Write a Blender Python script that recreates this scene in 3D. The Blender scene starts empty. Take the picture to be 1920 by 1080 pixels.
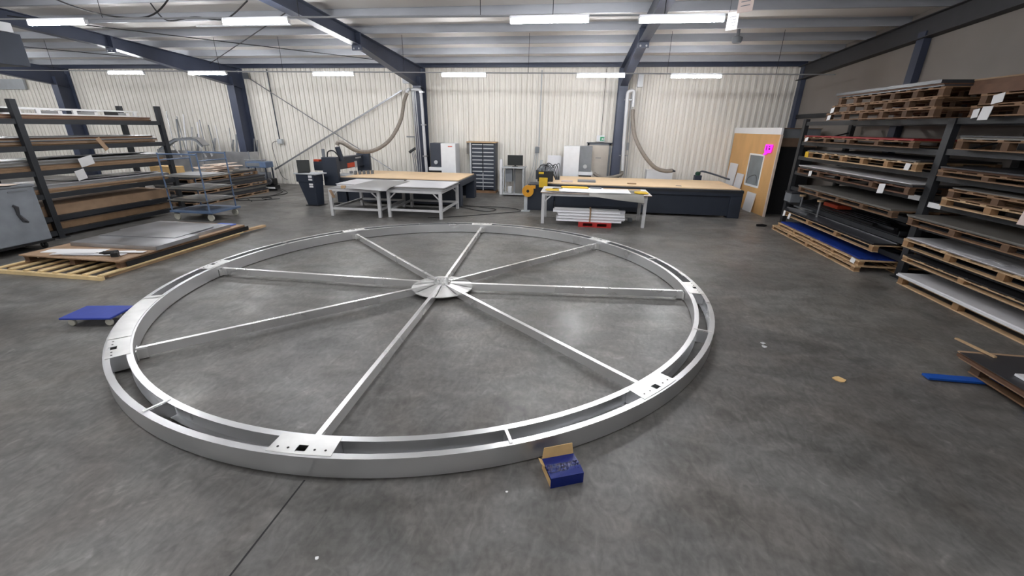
import bpy, bmesh, math, random
from mathutils import Matrix, Vector
random.seed(7)
S = bpy.context.scene
COL = S.collection
PI = math.pi

# ------------------------------------------------------------------ camera
def cam_matrix(pitch, roll, yaw, loc):
    cr, sr = math.cos(roll), math.sin(roll); cp, sp = math.cos(pitch), math.sin(pitch); c, s = math.cos(yaw), math.sin(yaw)
    R1 = Matrix(((cr, -sr, 0), (sr, cr, 0), (0, 0, 1)))
    B = Matrix(((1, 0, 0), (0, -sp, cp), (0, -cp, -sp)))
    Y = Matrix(((c, -s, 0), (s, c, 0), (0, 0, 1)))
    R = Y @ B @ R1                                  # columns: right, down, forward
    M3 = Matrix((R.col[0], -R.col[1], -R.col[2])).transposed()
    return Matrix.Translation(loc) @ M3.to_4x4()
cd = bpy.data.cameras.new('camera'); cam = bpy.data.objects.new('camera', cd); COL.objects.link(cam)
cd.sensor_width = 36.0; cd.lens = 36.0 * 794.4 / 1920.0; cd.clip_start = 0.05; cd.clip_end = 200
cam.matrix_world = cam_matrix(.3632, -.0157, .1426, Vector((0, 0, 2.4)))
S.camera = cam

# ------------------------------------------------------------------ world, exposure
W = bpy.data.worlds.new('world'); S.world = W; W.use_nodes = True
W.node_tree.nodes['Background'].inputs[0].default_value = (.75, .8, .9, 1)
W.node_tree.nodes['Background'].inputs[1].default_value = .02
S.view_settings.view_transform = 'Standard'; S.view_settings.look = 'None'
S.view_settings.gamma = 1.0; S.view_settings.exposure = 0.52
LAMP = 105.0            # emission strength of the ceiling battens

# ------------------------------------------------------------------ materials
def lin(r, g, b):
    f = lambda v: (v / 255 / 12.92) if v / 255 <= .04045 else ((v / 255 + .055) / 1.055) ** 2.4
    return (f(r), f(g), f(b))
def mat(name, col, rough=.5, metal=0.0, var=.12, scale=6.0, stretch=(1, 1, 1), bump=0.0, bscale=None, rnd=0.0, spec=.5, rvar=0.0, detail=5, col2=None, emit=0.0):
    m = bpy.data.materials.new(name); m.use_nodes = True
    nt = m.node_tree; n = nt.nodes; L = nt.links; b = n['Principled BSDF']
    c = lin(*col)
    b.inputs['Metallic'].default_value = metal; b.inputs['Roughness'].default_value = rough
    b.inputs['Specular IOR Level'].default_value = spec
    tc = n.new('ShaderNodeTexCoord'); mp = n.new('ShaderNodeMapping'); mp.inputs['Scale'].default_value = stretch
    L.new(tc.outputs['Object'], mp.inputs['Vector'])
    vec = mp.outputs['Vector']
    if rnd > 0:
        oi = n.new('ShaderNodeObjectInfo'); va = n.new('ShaderNodeVectorMath'); va.operation = 'ADD'
        sc = n.new('ShaderNodeMath'); sc.operation = 'MULTIPLY'; sc.inputs[1].default_value = 37.0
        L.new(oi.outputs['Random'], sc.inputs[0]); L.new(vec, va.inputs[0]); L.new(sc.outputs[0], va.inputs[1]); vec = va.outputs[0]
    nz = n.new('ShaderNodeTexNoise'); nz.inputs['Scale'].default_value = scale; nz.inputs['Detail'].default_value = detail
    L.new(vec, nz.inputs['Vector'])
    mr = n.new('ShaderNodeMapRange'); mr.inputs[1].default_value = .3; mr.inputs[2].default_value = .7
    L.new(nz.outputs['Fac'], mr.inputs[0])
    mx = n.new('ShaderNodeMix'); mx.data_type = 'RGBA'
    lo = [v * (1 - var) for v in c]; hi = lin(*col2) if col2 else [min(1, v * (1 + var)) for v in c]
    mx.inputs[6].default_value = (*lo, 1); mx.inputs[7].default_value = (*hi, 1)
    L.new(mr.outputs[0], mx.inputs[0]); out = mx.outputs[2]
    if rnd > 0:
        hs = n.new('ShaderNodeHueSaturation'); r2 = n.new('ShaderNodeMapRange'); r2.inputs[3].default_value = 1 - rnd; r2.inputs[4].default_value = 1 + rnd
        L.new(oi.outputs['Random'], r2.inputs[0]); L.new(r2.outputs[0], hs.inputs['Value']); L.new(out, hs.inputs['Color']); out = hs.outputs[0]
    L.new(out, b.inputs['Base Color'])
    if rvar > 0:
        r3 = n.new('ShaderNodeMapRange'); r3.inputs[1].default_value = .3; r3.inputs[2].default_value = .7
        r3.inputs[3].default_value = rough - rvar; r3.inputs[4].default_value = rough + rvar
        L.new(nz.outputs['Fac'], r3.inputs[0]); L.new(r3.outputs[0], b.inputs['Roughness'])
    if bump > 0:
        bp = n.new('ShaderNodeBump'); bp.inputs['Strength'].default_value = bump; bp.inputs['Distance'].default_value = .02
        src = nz
        if bscale:
            src = n.new('ShaderNodeTexNoise'); src.inputs['Scale'].default_value = bscale; src.inputs['Detail'].default_value = 4; L.new(vec, src.inputs['Vector'])
        L.new(src.outputs['Fac'], bp.inputs['Height']); L.new(bp.outputs['Normal'], b.inputs['Normal'])
    if emit > 0:
        b.inputs['Emission Color'].default_value = (*c, 1); b.inputs['Emission Strength'].default_value = emit
    return m
def emitter(name, col, strength):
    m = bpy.data.materials.new(name); m.use_nodes = True; b = m.node_tree.nodes['Principled BSDF']
    b.inputs['Base Color'].default_value = (.8, .8, .8, 1)
    b.inputs['Emission Color'].default_value = (*lin(*col), 1); b.inputs['Emission Strength'].default_value = strength
    return m

def floor_mat():
    m = bpy.data.materials.new('polished_concrete'); m.use_nodes = True
    nt = m.node_tree; n = nt.nodes; L = nt.links; b = n['Principled BSDF']
    tc = n.new('ShaderNodeTexCoord')
    def noise(scale, detail, dist=0, sx=(1, 1, 1)):
        mp = n.new('ShaderNodeMapping'); mp.inputs['Scale'].default_value = sx; L.new(tc.outputs['Object'], mp.inputs[0])
        z = n.new('ShaderNodeTexNoise'); z.inputs['Scale'].default_value = scale; z.inputs['Detail'].default_value = detail
        z.inputs['Distortion'].default_value = dist; L.new(mp.outputs[0], z.inputs['Vector']); return z.outputs['Fac']
    def ramp(f, a, b_, lo, hi):
        r = n.new('ShaderNodeMapRange'); r.inputs[1].default_value = a; r.inputs[2].default_value = b_; r.inputs[3].default_value = lo; r.inputs[4].default_value = hi
        L.new(f, r.inputs[0]); return r.outputs[0]
    def mul(a, b_):
        k = n.new('ShaderNodeMath'); k.operation = 'MULTIPLY'; L.new(a, k.inputs[0]); L.new(b_, k.inputs[1]); return k.outputs[0]
    big = ramp(noise(.35, 5, .6), .3, .7, .68, 1.3)
    mid = ramp(noise(1.7, 8, 1.2, (1, 1.6, 1)), .3, .72, .74, 1.28)
    fine = mul(ramp(noise(24, 6, .3), .25, .75, .86, 1.14), ramp(noise(6.5, 9, 1.8, (1.6, .8, 1)), .3, .7, .8, 1.2))
    scuff = ramp(noise(3.2, 10, 2.5), .62, .78, 1.0, 1.5)
    v = mul(mul(mul(big, mid), fine), scuff)
    hs = n.new('ShaderNodeMix'); hs.data_type = 'RGBA'; hs.blend_type = 'MULTIPLY'; hs.inputs[0].default_value = 1
    hs.inputs[6].default_value = (*lin(105, 104, 102), 1)
    cb = n.new('ShaderNodeCombineColor')
    for i in range(3): L.new(v, cb.inputs[i])
    L.new(cb.outputs[0], hs.inputs[7])
    tn = n.new('ShaderNodeMix'); tn.data_type = 'RGBA'; tn.blend_type = 'MULTIPLY'
    L.new(ramp(noise(1.3, 5, .8), .4, .65, 0, 1), tn.inputs[0]); L.new(hs.outputs[2], tn.inputs[6]); tn.inputs[7].default_value = (1.0, .955, .925, 1)
    L.new(tn.outputs[2], b.inputs['Base Color'])
    L.new(ramp(noise(1.1, 8, 1.0), .3, .7, .30, .52), b.inputs['Roughness'])
    b.inputs['Specular IOR Level'].default_value = .42
    bp = n.new('ShaderNodeBump'); bp.inputs['Strength'].default_value = .06; bp.inputs['Distance'].default_value = .01
    L.new(noise(9, 6), bp.inputs['Height']); L.new(bp.outputs[0], b.inputs['Normal'])
    return m

M = {}
M['floor'] = floor_mat()
M['joint'] = mat('joint_sealant', (40, 40, 41), .8)
M['wallsheet'] = mat('cream_wall_sheet', (232, 228, 221), .45, var=.05, scale=1.5, stretch=(1, 1, .35))
M['roof'] = mat('roof_sheet', (214, 210, 206), .5, var=.05, scale=.8)
M['sidewall'] = mat('grey_side_wall', (140, 133, 128), .7, var=.06, scale=1.2)
M['purlin'] = mat('galvanised_purlin', (160, 163, 170), .45, metal=.15, var=.1, scale=3, stretch=(.3, 1, 1))
M['navy'] = mat('navy_painted_steel', (62, 69, 88), .42, var=.1, scale=2)
M['gable'] = mat('dark_grey_gable_steel', (58, 58, 62), .55, var=.08)
M['conduit'] = mat('grey_conduit', (170, 172, 176), .4, metal=.3, var=.05)
M['alu'] = mat('mill_aluminium', (232, 233, 235), .31, metal=.9, var=.06, scale=1.2, rvar=.04, detail=3)
M['aluplate'] = mat('brushed_aluminium_plate', (236, 236, 235), .36, metal=.85, var=.09, scale=5, rvar=.06)
M['alubar'] = mat('aluminium_tube', (238, 238, 238), .28, metal=.85, var=.04, scale=1.2, rvar=.04, detail=3)
M['alusheet'] = mat('aluminium_sheet', (176, 177, 180), .36, metal=.8, var=.14, scale=3, rvar=.08, rnd=.06)
M['darksheet'] = mat('dark_grey_sheet', (62, 63, 68), .4, metal=.2, var=.15, scale=3, rnd=.12)
M['blacksheet'] = mat('black_film_sheet', (28, 28, 31), .35, var=.2, scale=4)
M['greysheet'] = mat('grey_sheet', (112, 110, 106), .45, metal=.1, var=.12, scale=3, rnd=.12)
M['whitesheet'] = mat('white_coated_sheet', (226, 226, 230), .3, var=.03, scale=3)
M['bluesheet'] = mat('blue_film_sheet', (26, 56, 138), .3, var=.3, scale=3, stretch=(6, 1, 1), bump=.1)
M['redsheet'] = mat('red_coated_sheet', (158, 38, 44), .4, var=.1, scale=3)
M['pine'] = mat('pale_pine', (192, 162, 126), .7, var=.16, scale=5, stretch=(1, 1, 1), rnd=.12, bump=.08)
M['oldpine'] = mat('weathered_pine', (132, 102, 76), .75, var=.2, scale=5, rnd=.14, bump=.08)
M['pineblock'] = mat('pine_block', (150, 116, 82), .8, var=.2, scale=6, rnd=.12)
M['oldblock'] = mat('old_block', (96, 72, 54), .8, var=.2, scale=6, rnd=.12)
M['slat'] = mat('fresh_pine', (222, 196, 148), .7, var=.1, scale=5, rnd=.06)
M['doorpaint'] = mat('beige_door_paint', (204, 196, 186), .45, var=.04)
M['darkgreen'] = mat('dark_green_paint', (30, 66, 52), .5)
M['mdf'] = mat('brown_fibreboard', (164, 136, 110), .65, var=.1, scale=6, rnd=.05)
M['chip'] = mat('brown_timber_packing', (148, 120, 92), .7, var=.16, scale=5, rnd=.1)
M['ply'] = mat('orange_plywood', (216, 170, 112), .55, var=.1, scale=2.2, stretch=(3, 1, .5))
M['spoil'] = mat('pale_spoilboard', (232, 203, 166), .6, var=.06, scale=2.5)
M['rack'] = mat('dark_rack_steel', (50, 52, 56), .5, metal=.2, var=.12, scale=4)
M['rack2'] = mat('black_rack_steel', (40, 43, 48), .5, metal=.1, var=.12, scale=4)
M['machine'] = mat('slate_machine_steel', (46, 53, 66), .45, var=.08, scale=3)
M['black'] = mat('black_plastic', (22, 22, 24), .45, var=.15)
M['rubber'] = mat('black_rubber', (26, 26, 27), .8, var=.15)
M['white'] = mat('white_painted_metal', (228, 230, 234), .4, var=.03)
M['lightgrey'] = mat('light_grey_paint', (182, 186, 190), .45, var=.05)
M['midgrey'] = mat('mid_grey_paint', (120, 124, 130), .5, var=.08)
M['tablegrey'] = mat('pale_grey_table_frame', (196, 196, 198), .45, var=.06)
M['paper'] = mat('white_paper', (236, 236, 238), .7, var=.02)
M['pinktag'] = mat('pinkish_paper', (214, 196, 190), .8, var=.08)
M['hose'] = mat('grey_ribbed_hose', (130, 122, 114), .55, var=.1, scale=20)
M['tube'] = mat('pvc_pipe', (196, 198, 202), .35, var=.04)
M['yellow'] = mat('yellow_paint', (226, 186, 40), .5, var=.1)
M['reel'] = mat('amber_plastic', (220, 156, 40), .45, var=.1)
M['orange'] = mat('orange_red_plastic', (196, 74, 44), .5, var=.1)
M['red'] = mat('red_plastic_pallet', (170, 40, 38), .5, var=.12)
M['bluepaint'] = mat('blue_cart_paint', (92, 112, 142), .45, var=.1)
M['dolly'] = mat('cobalt_dolly_top', (46, 66, 158), .55, var=.08)
M['forkblue'] = mat('pallet_truck_blue', (16, 78, 168), .4, var=.1)
M['boxblue'] = mat('printed_blue_card', (8, 34, 116), .4, var=.12, scale=10)
M['boxfilm'] = mat('blue_plastic_film', (8, 26, 90), .1, var=.3, scale=14, bump=.9, bscale=45, spec=.9)
M['card'] = mat('kraft_cardboard', (216, 180, 124), .75, var=.08, scale=10)
M['wheel'] = mat('cream_wheel', (196, 194, 182), .5, var=.06)
M['steel'] = mat('bare_steel', (150, 152, 156), .35, metal=.8, var=.1)
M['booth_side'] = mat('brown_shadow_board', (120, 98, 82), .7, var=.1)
M['screen'] = mat('dark_screen', (24, 28, 27), .6, var=.05)
M['glass'] = mat('window_pane', (118, 128, 134), .12, var=.12, scale=2, spec=.7)
M['magenta'] = mat('magenta_sign', (240, 40, 235), .5, var=.02, emit=.55)
M['green'] = mat('exit_green', (20, 130, 84), .5, emit=.3)
M['lamp'] = emitter('lamp_diffuser', (250, 251, 253), LAMP)
M['cable'] = mat('black_cable', (38, 38, 40), .6)
M['scrapwood'] = mat('pale_board_offcut', (232, 214, 200), .6, var=.08, rnd=.06)
M['tape'] = mat('blue_wrap', (70, 96, 176), .4)
M['darkwood'] = mat('dark_brown_timber', (104, 74, 56), .75, var=.2, scale=5, rnd=.12)
M['void'] = mat('black_opening_shade', (20, 21, 24), .9)  # flat black painted in as the darkness of the booth opening
M['cabgrey'] = mat('blotchy_grey_bin', (138, 144, 152), .55, var=.1, scale=5, metal=.1)
M['plastic'] = mat('clear_wrap', (200, 202, 205), .15, var=.1, spec=.8)

# ------------------------------------------------------------------ mesh helpers
class MB:
    def __init__(s): s.v = []; s.f = []
    def poly(s, verts, faces, T=None):
        k = len(s.v)
        for p in verts:
            p = Vector(p); s.v.append(tuple(T @ p) if T else tuple(p))
        s.f += [tuple(k + i for i in f) for f in faces]; return s
    def box(s, x0, x1, y0, y1, z0, z1, T=None):
        return s.poly([(x0, y0, z0), (x1, y0, z0), (x1, y1, z0), (x0, y1, z0), (x0, y0, z1), (x1, y0, z1), (x1, y1, z1), (x0, y1, z1)],
                      [(0, 3, 2, 1), (4, 5, 6, 7), (0, 1, 5, 4), (1, 2, 6, 5), (2, 3, 7, 6), (3, 0, 4, 7)], T)
    def bar(s, a, b, w, h, up=(0, 0, 1)):
        a = Vector(a); b = Vector(b); d = (b - a); L = d.length; d.normalize(); up = Vector(up)
        if abs(d.dot(up)) > .98: up = Vector((0, 1, 0))
        x = d.cross(up).normalized(); z = x.cross(d).normalized()
        T = Matrix((x, d, z)).transposed().to_4x4(); T.translation = a
        return s.box(-w / 2, w / 2, 0, L, -h / 2, h / 2, T)
    def prism(s, pts, z0, z1, T=None):
        n = len(pts)
        return s.poly([(p[0], p[1], z0) for p in pts] + [(p[0], p[1], z1) for p in pts],
                      [tuple(reversed(range(n))), tuple(range(n, 2 * n))] + [(i, (i + 1) % n, n + (i + 1) % n, n + i) for i in range(n)], T)
    def tube(s, path, r, n=8, caps=True):
        P = [Vector(p) for p in path]; k = len(s.v); prev = None
        for i, p in enumerate(P):
            d = (P[min(i + 1, len(P) - 1)] - P[max(i - 1, 0)]).normalized()
            if prev is None:
                u = Vector((0, 0, 1)) if abs(d.z) < .9 else Vector((1, 0, 0)); x = d.cross(u).normalized()
            else:
                x = (prev - d * prev.dot(d)).normalized()
            prev = x; y = d.cross(x); rr = r[i] if isinstance(r, (list, tuple)) else r
            for j in range(n):
                a = 2 * PI * j / n; s.v.append(tuple(p + (x * math.cos(a) + y * math.sin(a)) * rr))
        for i in range(len(P) - 1):
            for j in range(n):
                s.f.append((k + i * n + j, k + i * n + (j + 1) % n, k + (i + 1) * n + (j + 1) % n, k + (i + 1) * n + j))
        if caps:
            s.f.append(tuple(k + j for j in reversed(range(n)))); s.f.append(tuple(k + (len(P) - 1) * n + j for j in range(n)))
        return s
    def lathe(s, prof, n=24, T=None, close=False):
        k = len(s.v); m = len(prof)
        vs = [(r * math.cos(2 * PI * j / n), r * math.sin(2 * PI * j / n), z) for j in range(n) for r, z in prof]
        fs = []
        for j in range(n):
            for i in range(m if close else m - 1):
                i2 = (i + 1) % m
                fs.append((j * m + i, ((j + 1) % n) * m + i, ((j + 1) % n) * m + i2, j * m + i2))
        return s.poly(vs, fs, T)
    def arc(s, c, r0, r1, a0, a1, z0, z1, seg):
        "solid ring sector, angles in degrees"
        full = abs(a1 - a0) >= 359.9; n = seg if full else seg + 1; k = len(s.v)
        for i in range(n):
            a = math.radians(a0 + (a1 - a0) * i / seg); ca, sa = math.cos(a), math.sin(a)
            for r, z in ((r0, z0), (r1, z0), (r1, z1), (r0, z1)): s.v.append((c[0] + r * ca, c[1] + r * sa, z))
        for i in range(seg):
            p = k + i * 4; q = k + ((i + 1) % n) * 4
            for j in range(4): s.f.append((p + j, p + (j + 1) % 4, q + (j + 1) % 4, q + j))
        if not full: s.f.append((k, k + 1, k + 2, k + 3)); e = k + (n - 1) * 4; s.f.append((e + 3, e + 2, e + 1, e))
        return s
    def mesh(s, name, bevel=0.0, smooth=False):
        me = bpy.data.meshes.new(name); me.from_pydata(s.v, [], s.f); me.validate()
        bm = bmesh.new(); bm.from_mesh(me); bmesh.ops.recalc_face_normals(bm, faces=bm.faces)
        if bevel > 0: bmesh.ops.bevel(bm, geom=[e for e in bm.edges if e.calc_face_angle(0) > .6], offset=bevel, segments=2, affect='EDGES', profile=.6)
        bm.to_mesh(me); bm.free()
        if smooth:
            for p in me.polygons: p.use_smooth = True
            me.set_sharp_from_angle(angle=.7)
        return me
    def build(s, name, m, parent=None, bevel=0.0, smooth=False, loc=None, label=None):
        me = s.mesh(name, bevel, smooth); me.materials.append(M[m])
        return link(name, me, parent, loc, label=label)
def link(name, me, parent=None, loc=None, rot=None, label=None):
    o = bpy.data.objects.new(name, me); COL.objects.link(o)
    if parent: o.parent = parent
    if loc: o.location = loc
    if rot: o.rotation_euler = rot
    if label: o['label'] = label
    return o
def B(*a): return MB().box(*a)
_cache = {}
def cbox(w, d, h, m):
    "shared, centred box mesh standing on z=0"
    key = (round(w, 3), round(d, 3), round(h, 3), m)
    if key not in _cache:
        me = B(-w / 2, w / 2, -d / 2, d / 2, 0, h).mesh('board', bevel=.002 if min(w, d, h) > .012 else 0); me.materials.append(M[m]); _cache[key] = me
    return _cache[key]
def piece(name, w, d, h, m, parent, loc, rot=None): return link(name, cbox(w, d, h, m), parent, loc, rot)
def tag(o, label, cat, group=None):
    o['label'] = label; o['category'] = cat
    if group: o['group'] = group
    return o
def thing(name, label, cat, loc=(0, 0, 0), rz=0, group=None):
    o = bpy.data.objects.new(name, None); COL.objects.link(o); o.location = loc; o.rotation_euler = (0, 0, rz); o.empty_display_size = .2
    return tag(o, label, cat, group)
def struct(o): o['kind'] = 'structure'; return o
def bez(pts, n=8):
    "Catmull-Rom through points"
    P = [Vector(p) for p in pts]; out = []
    for i in range(len(P) - 1):
        p0 = P[max(i - 1, 0)]; p1 = P[i]; p2 = P[i + 1]; p3 = P[min(i + 2, len(P) - 1)]
        for k in range(n):
            t = k / n
            out.append(.5 * ((2 * p1) + (p2 - p0) * t + (2 * p0 - 5 * p1 + 4 * p2 - p3) * t * t + (3 * p1 - p0 - 3 * p2 + p3) * t ** 3))
    out.append(P[-1]); return out

# ================================================================== SETTING
XL, XR, YF, YB = -31.0, 7.15, -9.0, 16.85
EAVE, SLOPE = 4.55, .056
def roofz(y): return EAVE + SLOPE * (YB - y)
fl = struct(B(XL, XR, YF, YB, -.15, 0).build('floor', 'floor'))
B(-1.797, -1.785, -8.9, 2.12, 0, .0012).build('saw_cut', 'joint', fl)

# corrugated back wall: one sheet per metre, two courses
wb = struct(B(XL, XR, YB + .07, YB + .17, 0, 4.75).build('wall_back', 'wallsheet'))
def corr_sheet(width, z0, z1, lap):
    mb = MB(); prof = []
    n = round(width / .2)
    for i in range(n):
        x = i * .2
        prof += [(x, .0), (x + .008, .05), (x + .04, .05), (x + .05, 0.0), (x + .118, -.006), (x + .128, -.016), (x + .142, -.016), (x + .152, -.006)]
    prof.append((width, 0))
    k = len(prof)
    vs = [(x, y - lap, z0) for x, y in prof] + [(x, y - lap, z1) for x, y in prof]
    mb.poly(vs, [(i, i + 1, k + i + 1, k + i) for i in range(k - 1)])
    me = mb.mesh('wall_sheet'); me.materials.append(M['wallsheet']); return me
lo = corr_sheet(1.0, 0, 3.62, 0); hi = corr_sheet(1.0, 3.6, 4.6, .006)
x = XL
while x < XR - .01:
    link('wall_sheet', lo, wb, (x, YB, 0)); link('wall_sheet', hi, wb, (x, YB, 0)); x += 1.0
# plain walls
wr = struct(B(XR, XR + .15, YF, YB, 0, 6.1).build('wall_right', 'sidewall'))
B(XR - .06, XR, YF, YB - .1, 2.80, 2.92).build('wall_rail', 'rack', wr)
B(XR - .06, XR, YF, YB - .1, 1.35, 1.45).build('wall_rail', 'rack', wr)
struct(B(XL - .15, XL, YF, YB, 0, 6.1).build('wall_left', 'wallsheet'))
struct(B(XL, XR, YF - .15, YF, 0, 6.2).build('wall_front', 'wallsheet'))
struct(B(-30.9, -23.6, YB - .14, YB - .06, 3.60, 4.0).build('trim_1', 'lightgrey'))
# roof sheets and purlins
ce = struct(MB().poly([(XL, YF, roofz(YF)), (XR, YF, roofz(YF)), (XR, YB, roofz(YB)), (XL, YB, roofz(YB)),
                       (XL, YF, roofz(YF) + .1), (XR, YF, roofz(YF) + .1), (XR, YB, roofz(YB) + .1), (XL, YB, roofz(YB) + .1)],
                      [(0, 1, 2, 3), (4, 5, 6, 7), (0, 1, 5, 4), (1, 2, 6, 5), (2, 3, 7, 6), (3, 0, 4, 7)]).build('ceiling', 'roof'))
PUR = [10.73 - 1.33 * k for k in range(15, 0, -1)] + [10.73, 12.08, 13.28, 14.55, 15.82]
pm = MB().box(XL, XR - .02, -.005, .0, -.18, 0).box(XL, XR - .02, 0, .06, -.18, -.174).box(XL, XR - .02, 0, .06, -.006, 0).box(XL, XR - .02, .055, .06, -.174, -.155).mesh('purlin'); pm.materials.append(M['purlin'])
for y in PUR: link('purlin', pm, ce, (0, y, roofz(y)))
B(XL, XR - .02, 16.55, 16.62, 4.37, 4.57).build('eave_beam', 'navy', ce)
# roof bracing rods
for a, b in (((-13.2, 9.5, 4.62), (-6.1, 15.2, 4.36)), ((-13.2, 15.2, 4.36), (-6.1, 9.5, 4.62)), ((-20.8, 9.5, 4.62), (-13.6, 15.2, 4.36))):
    MB().tube([a, b], .012, 6).build('brace_rod', 'cable', ce)

# portal frames
def portal(x, label, plates=True):
    t = thing('portal_frame', label, 'steel frame', (x, 16.6, 0), 0, 'navy portal frames')
    def ibeam_col():
        mb = MB()
        mb.box(-.15, .15, -.4, -.38, 0, 4.05).box(-.15, .15, .18, .198, 0, 4.38).box(-.008, .008, -.385, .185, 0, 4.2)
        return mb
    ibeam_col().build('column', 'navy', t)
    def raf(y): return roofz(y) - .185
    ys = [YF + .1, 3.0, 11.9, 16.72]
    bot = [raf(ys[0]) - .31, raf(ys[1]) - .31, raf(ys[2]) - .31, raf(ys[3]) - .70]
    mb = MB()
    for i in range(3):
        y0, y1 = ys[i] - 16.6, ys[i + 1] - 16.6; t0, t1 = raf(ys[i]), raf(ys[i + 1]); b0, b1 = bot[i], bot[i + 1]
        def slab(xa, xb, za0, zb0, za1, zb1):
            mb.poly([(xa, y0, za0), (xb, y0, za0), (xb, y1, za1), (xa, y1, za1), (xa, y0, zb0), (xb, y0, zb0), (xb, y1, zb1), (xa, y1, zb1)],
                    [(0, 3, 2, 1), (4, 5, 6, 7), (0, 1, 5, 4), (1, 2, 6, 5), (2, 3, 7, 6), (3, 0, 4, 7)])
        slab(-.12, .12, t0 - .016, t0, t1 - .016, t1); slab(-.12, .12, b0, b0 + .016, b1, b1 + .016); slab(-.005, .005, b0, t0, b1, t1)
    mb.build('rafter', 'navy', t)
    yj = 11.9 - 16.6
    sp = B(-.13, .13, yj - .03, yj + .03, raf(11.9) - .42, raf(11.9) + .0).build('splice_plate', 'navy', t)
    for sx in (-.07, .07):
        MB().lathe([(0, 0), (.022, 0), (.022, .02), (0, .02)], 8, Matrix.Translation((sx, yj - .03, raf(11.9) - .38)) @ Matrix.Rotation(PI / 2, 4, 'X')).build('bolt', 'steel', sp)
    B(-.19, .19, -.44, .23, 0, .025).build('base_plate', 'navy', t)
    return t
portal(-5.92, 'navy steel portal frame whose column stands behind the bed with the kiosk')
portal(1.38, 'navy steel portal frame whose column stands beside the grey metal door')
portal(-13.4, 'navy steel portal frame whose column rises behind the leaning aluminium offcuts')
portal(-21.4, 'navy steel portal frame whose column stands right behind the black sheet rack')
portal(-29.0, 'navy steel portal frame at the far open end of the hall')
g = thing('gable_frame', 'dark gable rafter and slim posts fixed to the grey side wall', 'steel frame', (7.05, 11.4, 0))
mb = MB(); y0, y1 = YF + .1 - 11.4, 16.7 - 11.4
for (za, zb, xa, xb) in ((-.6, -.185, -.02, .04), (-.6, -.585, -.12, .09), (-.2, -.185, -.12, .09)):
    mb.poly([(xa, y0, roofz(y0 + 11.4) + za), (xb, y0, roofz(y0 + 11.4) + za), (xb, y1, roofz(y1 + 11.4) + za), (xa, y1, roofz(y1 + 11.4) + za),
             (xa, y0, roofz(y0 + 11.4) + zb), (xb, y0, roofz(y0 + 11.4) + zb), (xb, y1, roofz(y1 + 11.4) + zb), (xa, y1, roofz(y1 + 11.4) + zb)],
            [(0, 3, 2, 1), (4, 5, 6, 7), (0, 1, 5, 4), (1, 2, 6, 5), (2, 3, 7, 6), (3, 0, 4, 7)])
mb.build('gable_rafter', 'gable', g)
for y in (0, -5.6, 5.15): B(-.05, .09, y - .11, y + .11, 0, 4.4).build('gable_post', 'navy', g)

# wall bracing between two frames
br = thing('wall_brace', 'thin crossed steel brace rods in front of the cream corrugated wall', 'brace', (-9.6, 16.62, 0))
MB().tube([(-3.4, 0, 4.1), (2.45, 0, .62)], .018, 8).build('brace_rod', 'steel', br)
MB().bar((2.95, 0, 3.62), (-2.85, 0, .6), .05, .05).build('brace_angle', 'steel', br)
B(-3.52, -3.28, -.02, .02, 4.0, 4.22).build('gusset', 'steel', br)

# ================================================================== LAMPS
def batten(x, y, z, label, group, emat='lamp', L=1.28):
    t = thing('ceiling_batten_light', label, 'light', (x + L / 2, y, z), 0, group)
    B(-L / 2, L / 2, -.03, .03, .03, .075).build('housing', 'white', t)
    MB().tube([(-L / 2 + .01, 0, 0), (L / 2 - .01, 0, 0)], .038, 12).build('diffuser', emat, t, smooth=True)
    for s in (-1, 1): B(s * L / 2 - .01, s * L / 2 + .006, -.036, .036, -.036, .06).build('end_cap', 'white', t)
    return t
FAR = [-14.96, -12.08, -7.93, -3.98, -.17, 2.30]; NEAR = [-10.66, -6.49, -1.245, .82]
FL = ['glowing wall row batten above the leaning aluminium offcuts', 'glowing wall row batten touching the frame behind the scrap crate', 'glowing wall row batten above the crossed brace rods', 'glowing wall row batten above the drawer cabinet and pump', 'glowing wall row batten in line with the metal door', 'glowing wall row batten next to the grey side wall']
NL = ['glowing batten of the ring row beside the dark air heater', 'glowing batten of the ring row beside the swagged black cables', 'glowing batten of the ring row sharing its conduit gap with the plate batten', 'glowing batten of the ring row ending at the white hung plate']
for i, xx in enumerate(FAR):
    batten(xx, 13.0, 3.765 - .012 * (xx + 6) * .5, FL[i], 'far row of battens')
for i, xx in enumerate(NEAR):
    batten(xx, 8.0, 4.06 - .011 * (xx + 4), NL[i], 'row of battens over the ring')
for xx in (-24.5, -21.2): batten(xx, 13.0, 3.85, 'glowing LED batten over the far open end in the wall row', 'far end battens')
for xx in (-23.0, -19.5, -16.5): batten(xx, 8.0, 4.1, 'glowing LED batten above the far open end of the hall', 'far end battens')
for yy in (3.0, -3.5):
    for xx in (-14.8, -10.66, -6.49, -2.4, 1.2): batten(xx, yy, 4.08 + (8 - yy) * SLOPE, 'glowing LED batten in the rows nearer the front wall', 'front battens')
def conduit(y, z0, x0, x1, sl, label, drops):
    t = thing('lighting_conduit', label, 'conduit', (0, y, 0))
    f = lambda xx: z0 + sl * xx
    MB().tube([(x0, 0, f(x0)), (x1, 0, f(x1))], .016, 8).build('pipe', 'conduit', t)
    for xx in drops: MB().tube([(xx, 0, f(xx)), (xx, 0, roofz(y) - .002)], .006, 6).build('hanger_wire', 'cable', t)
    return t
conduit(13.0, 3.83 - .036, -30, 6.3, -.006, 'long grey conduit carrying the battens closest to the back wall', (-17, -11, -8.9, -5.1, -1.5, 2.2, 4.9))
conduit(8.0, 4.135 - .044, -30, 2.3, -.011, 'long grey conduit carrying the battens above the ring', (-15, -9, -5.0, -1.75, -.55, 1.2))
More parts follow.
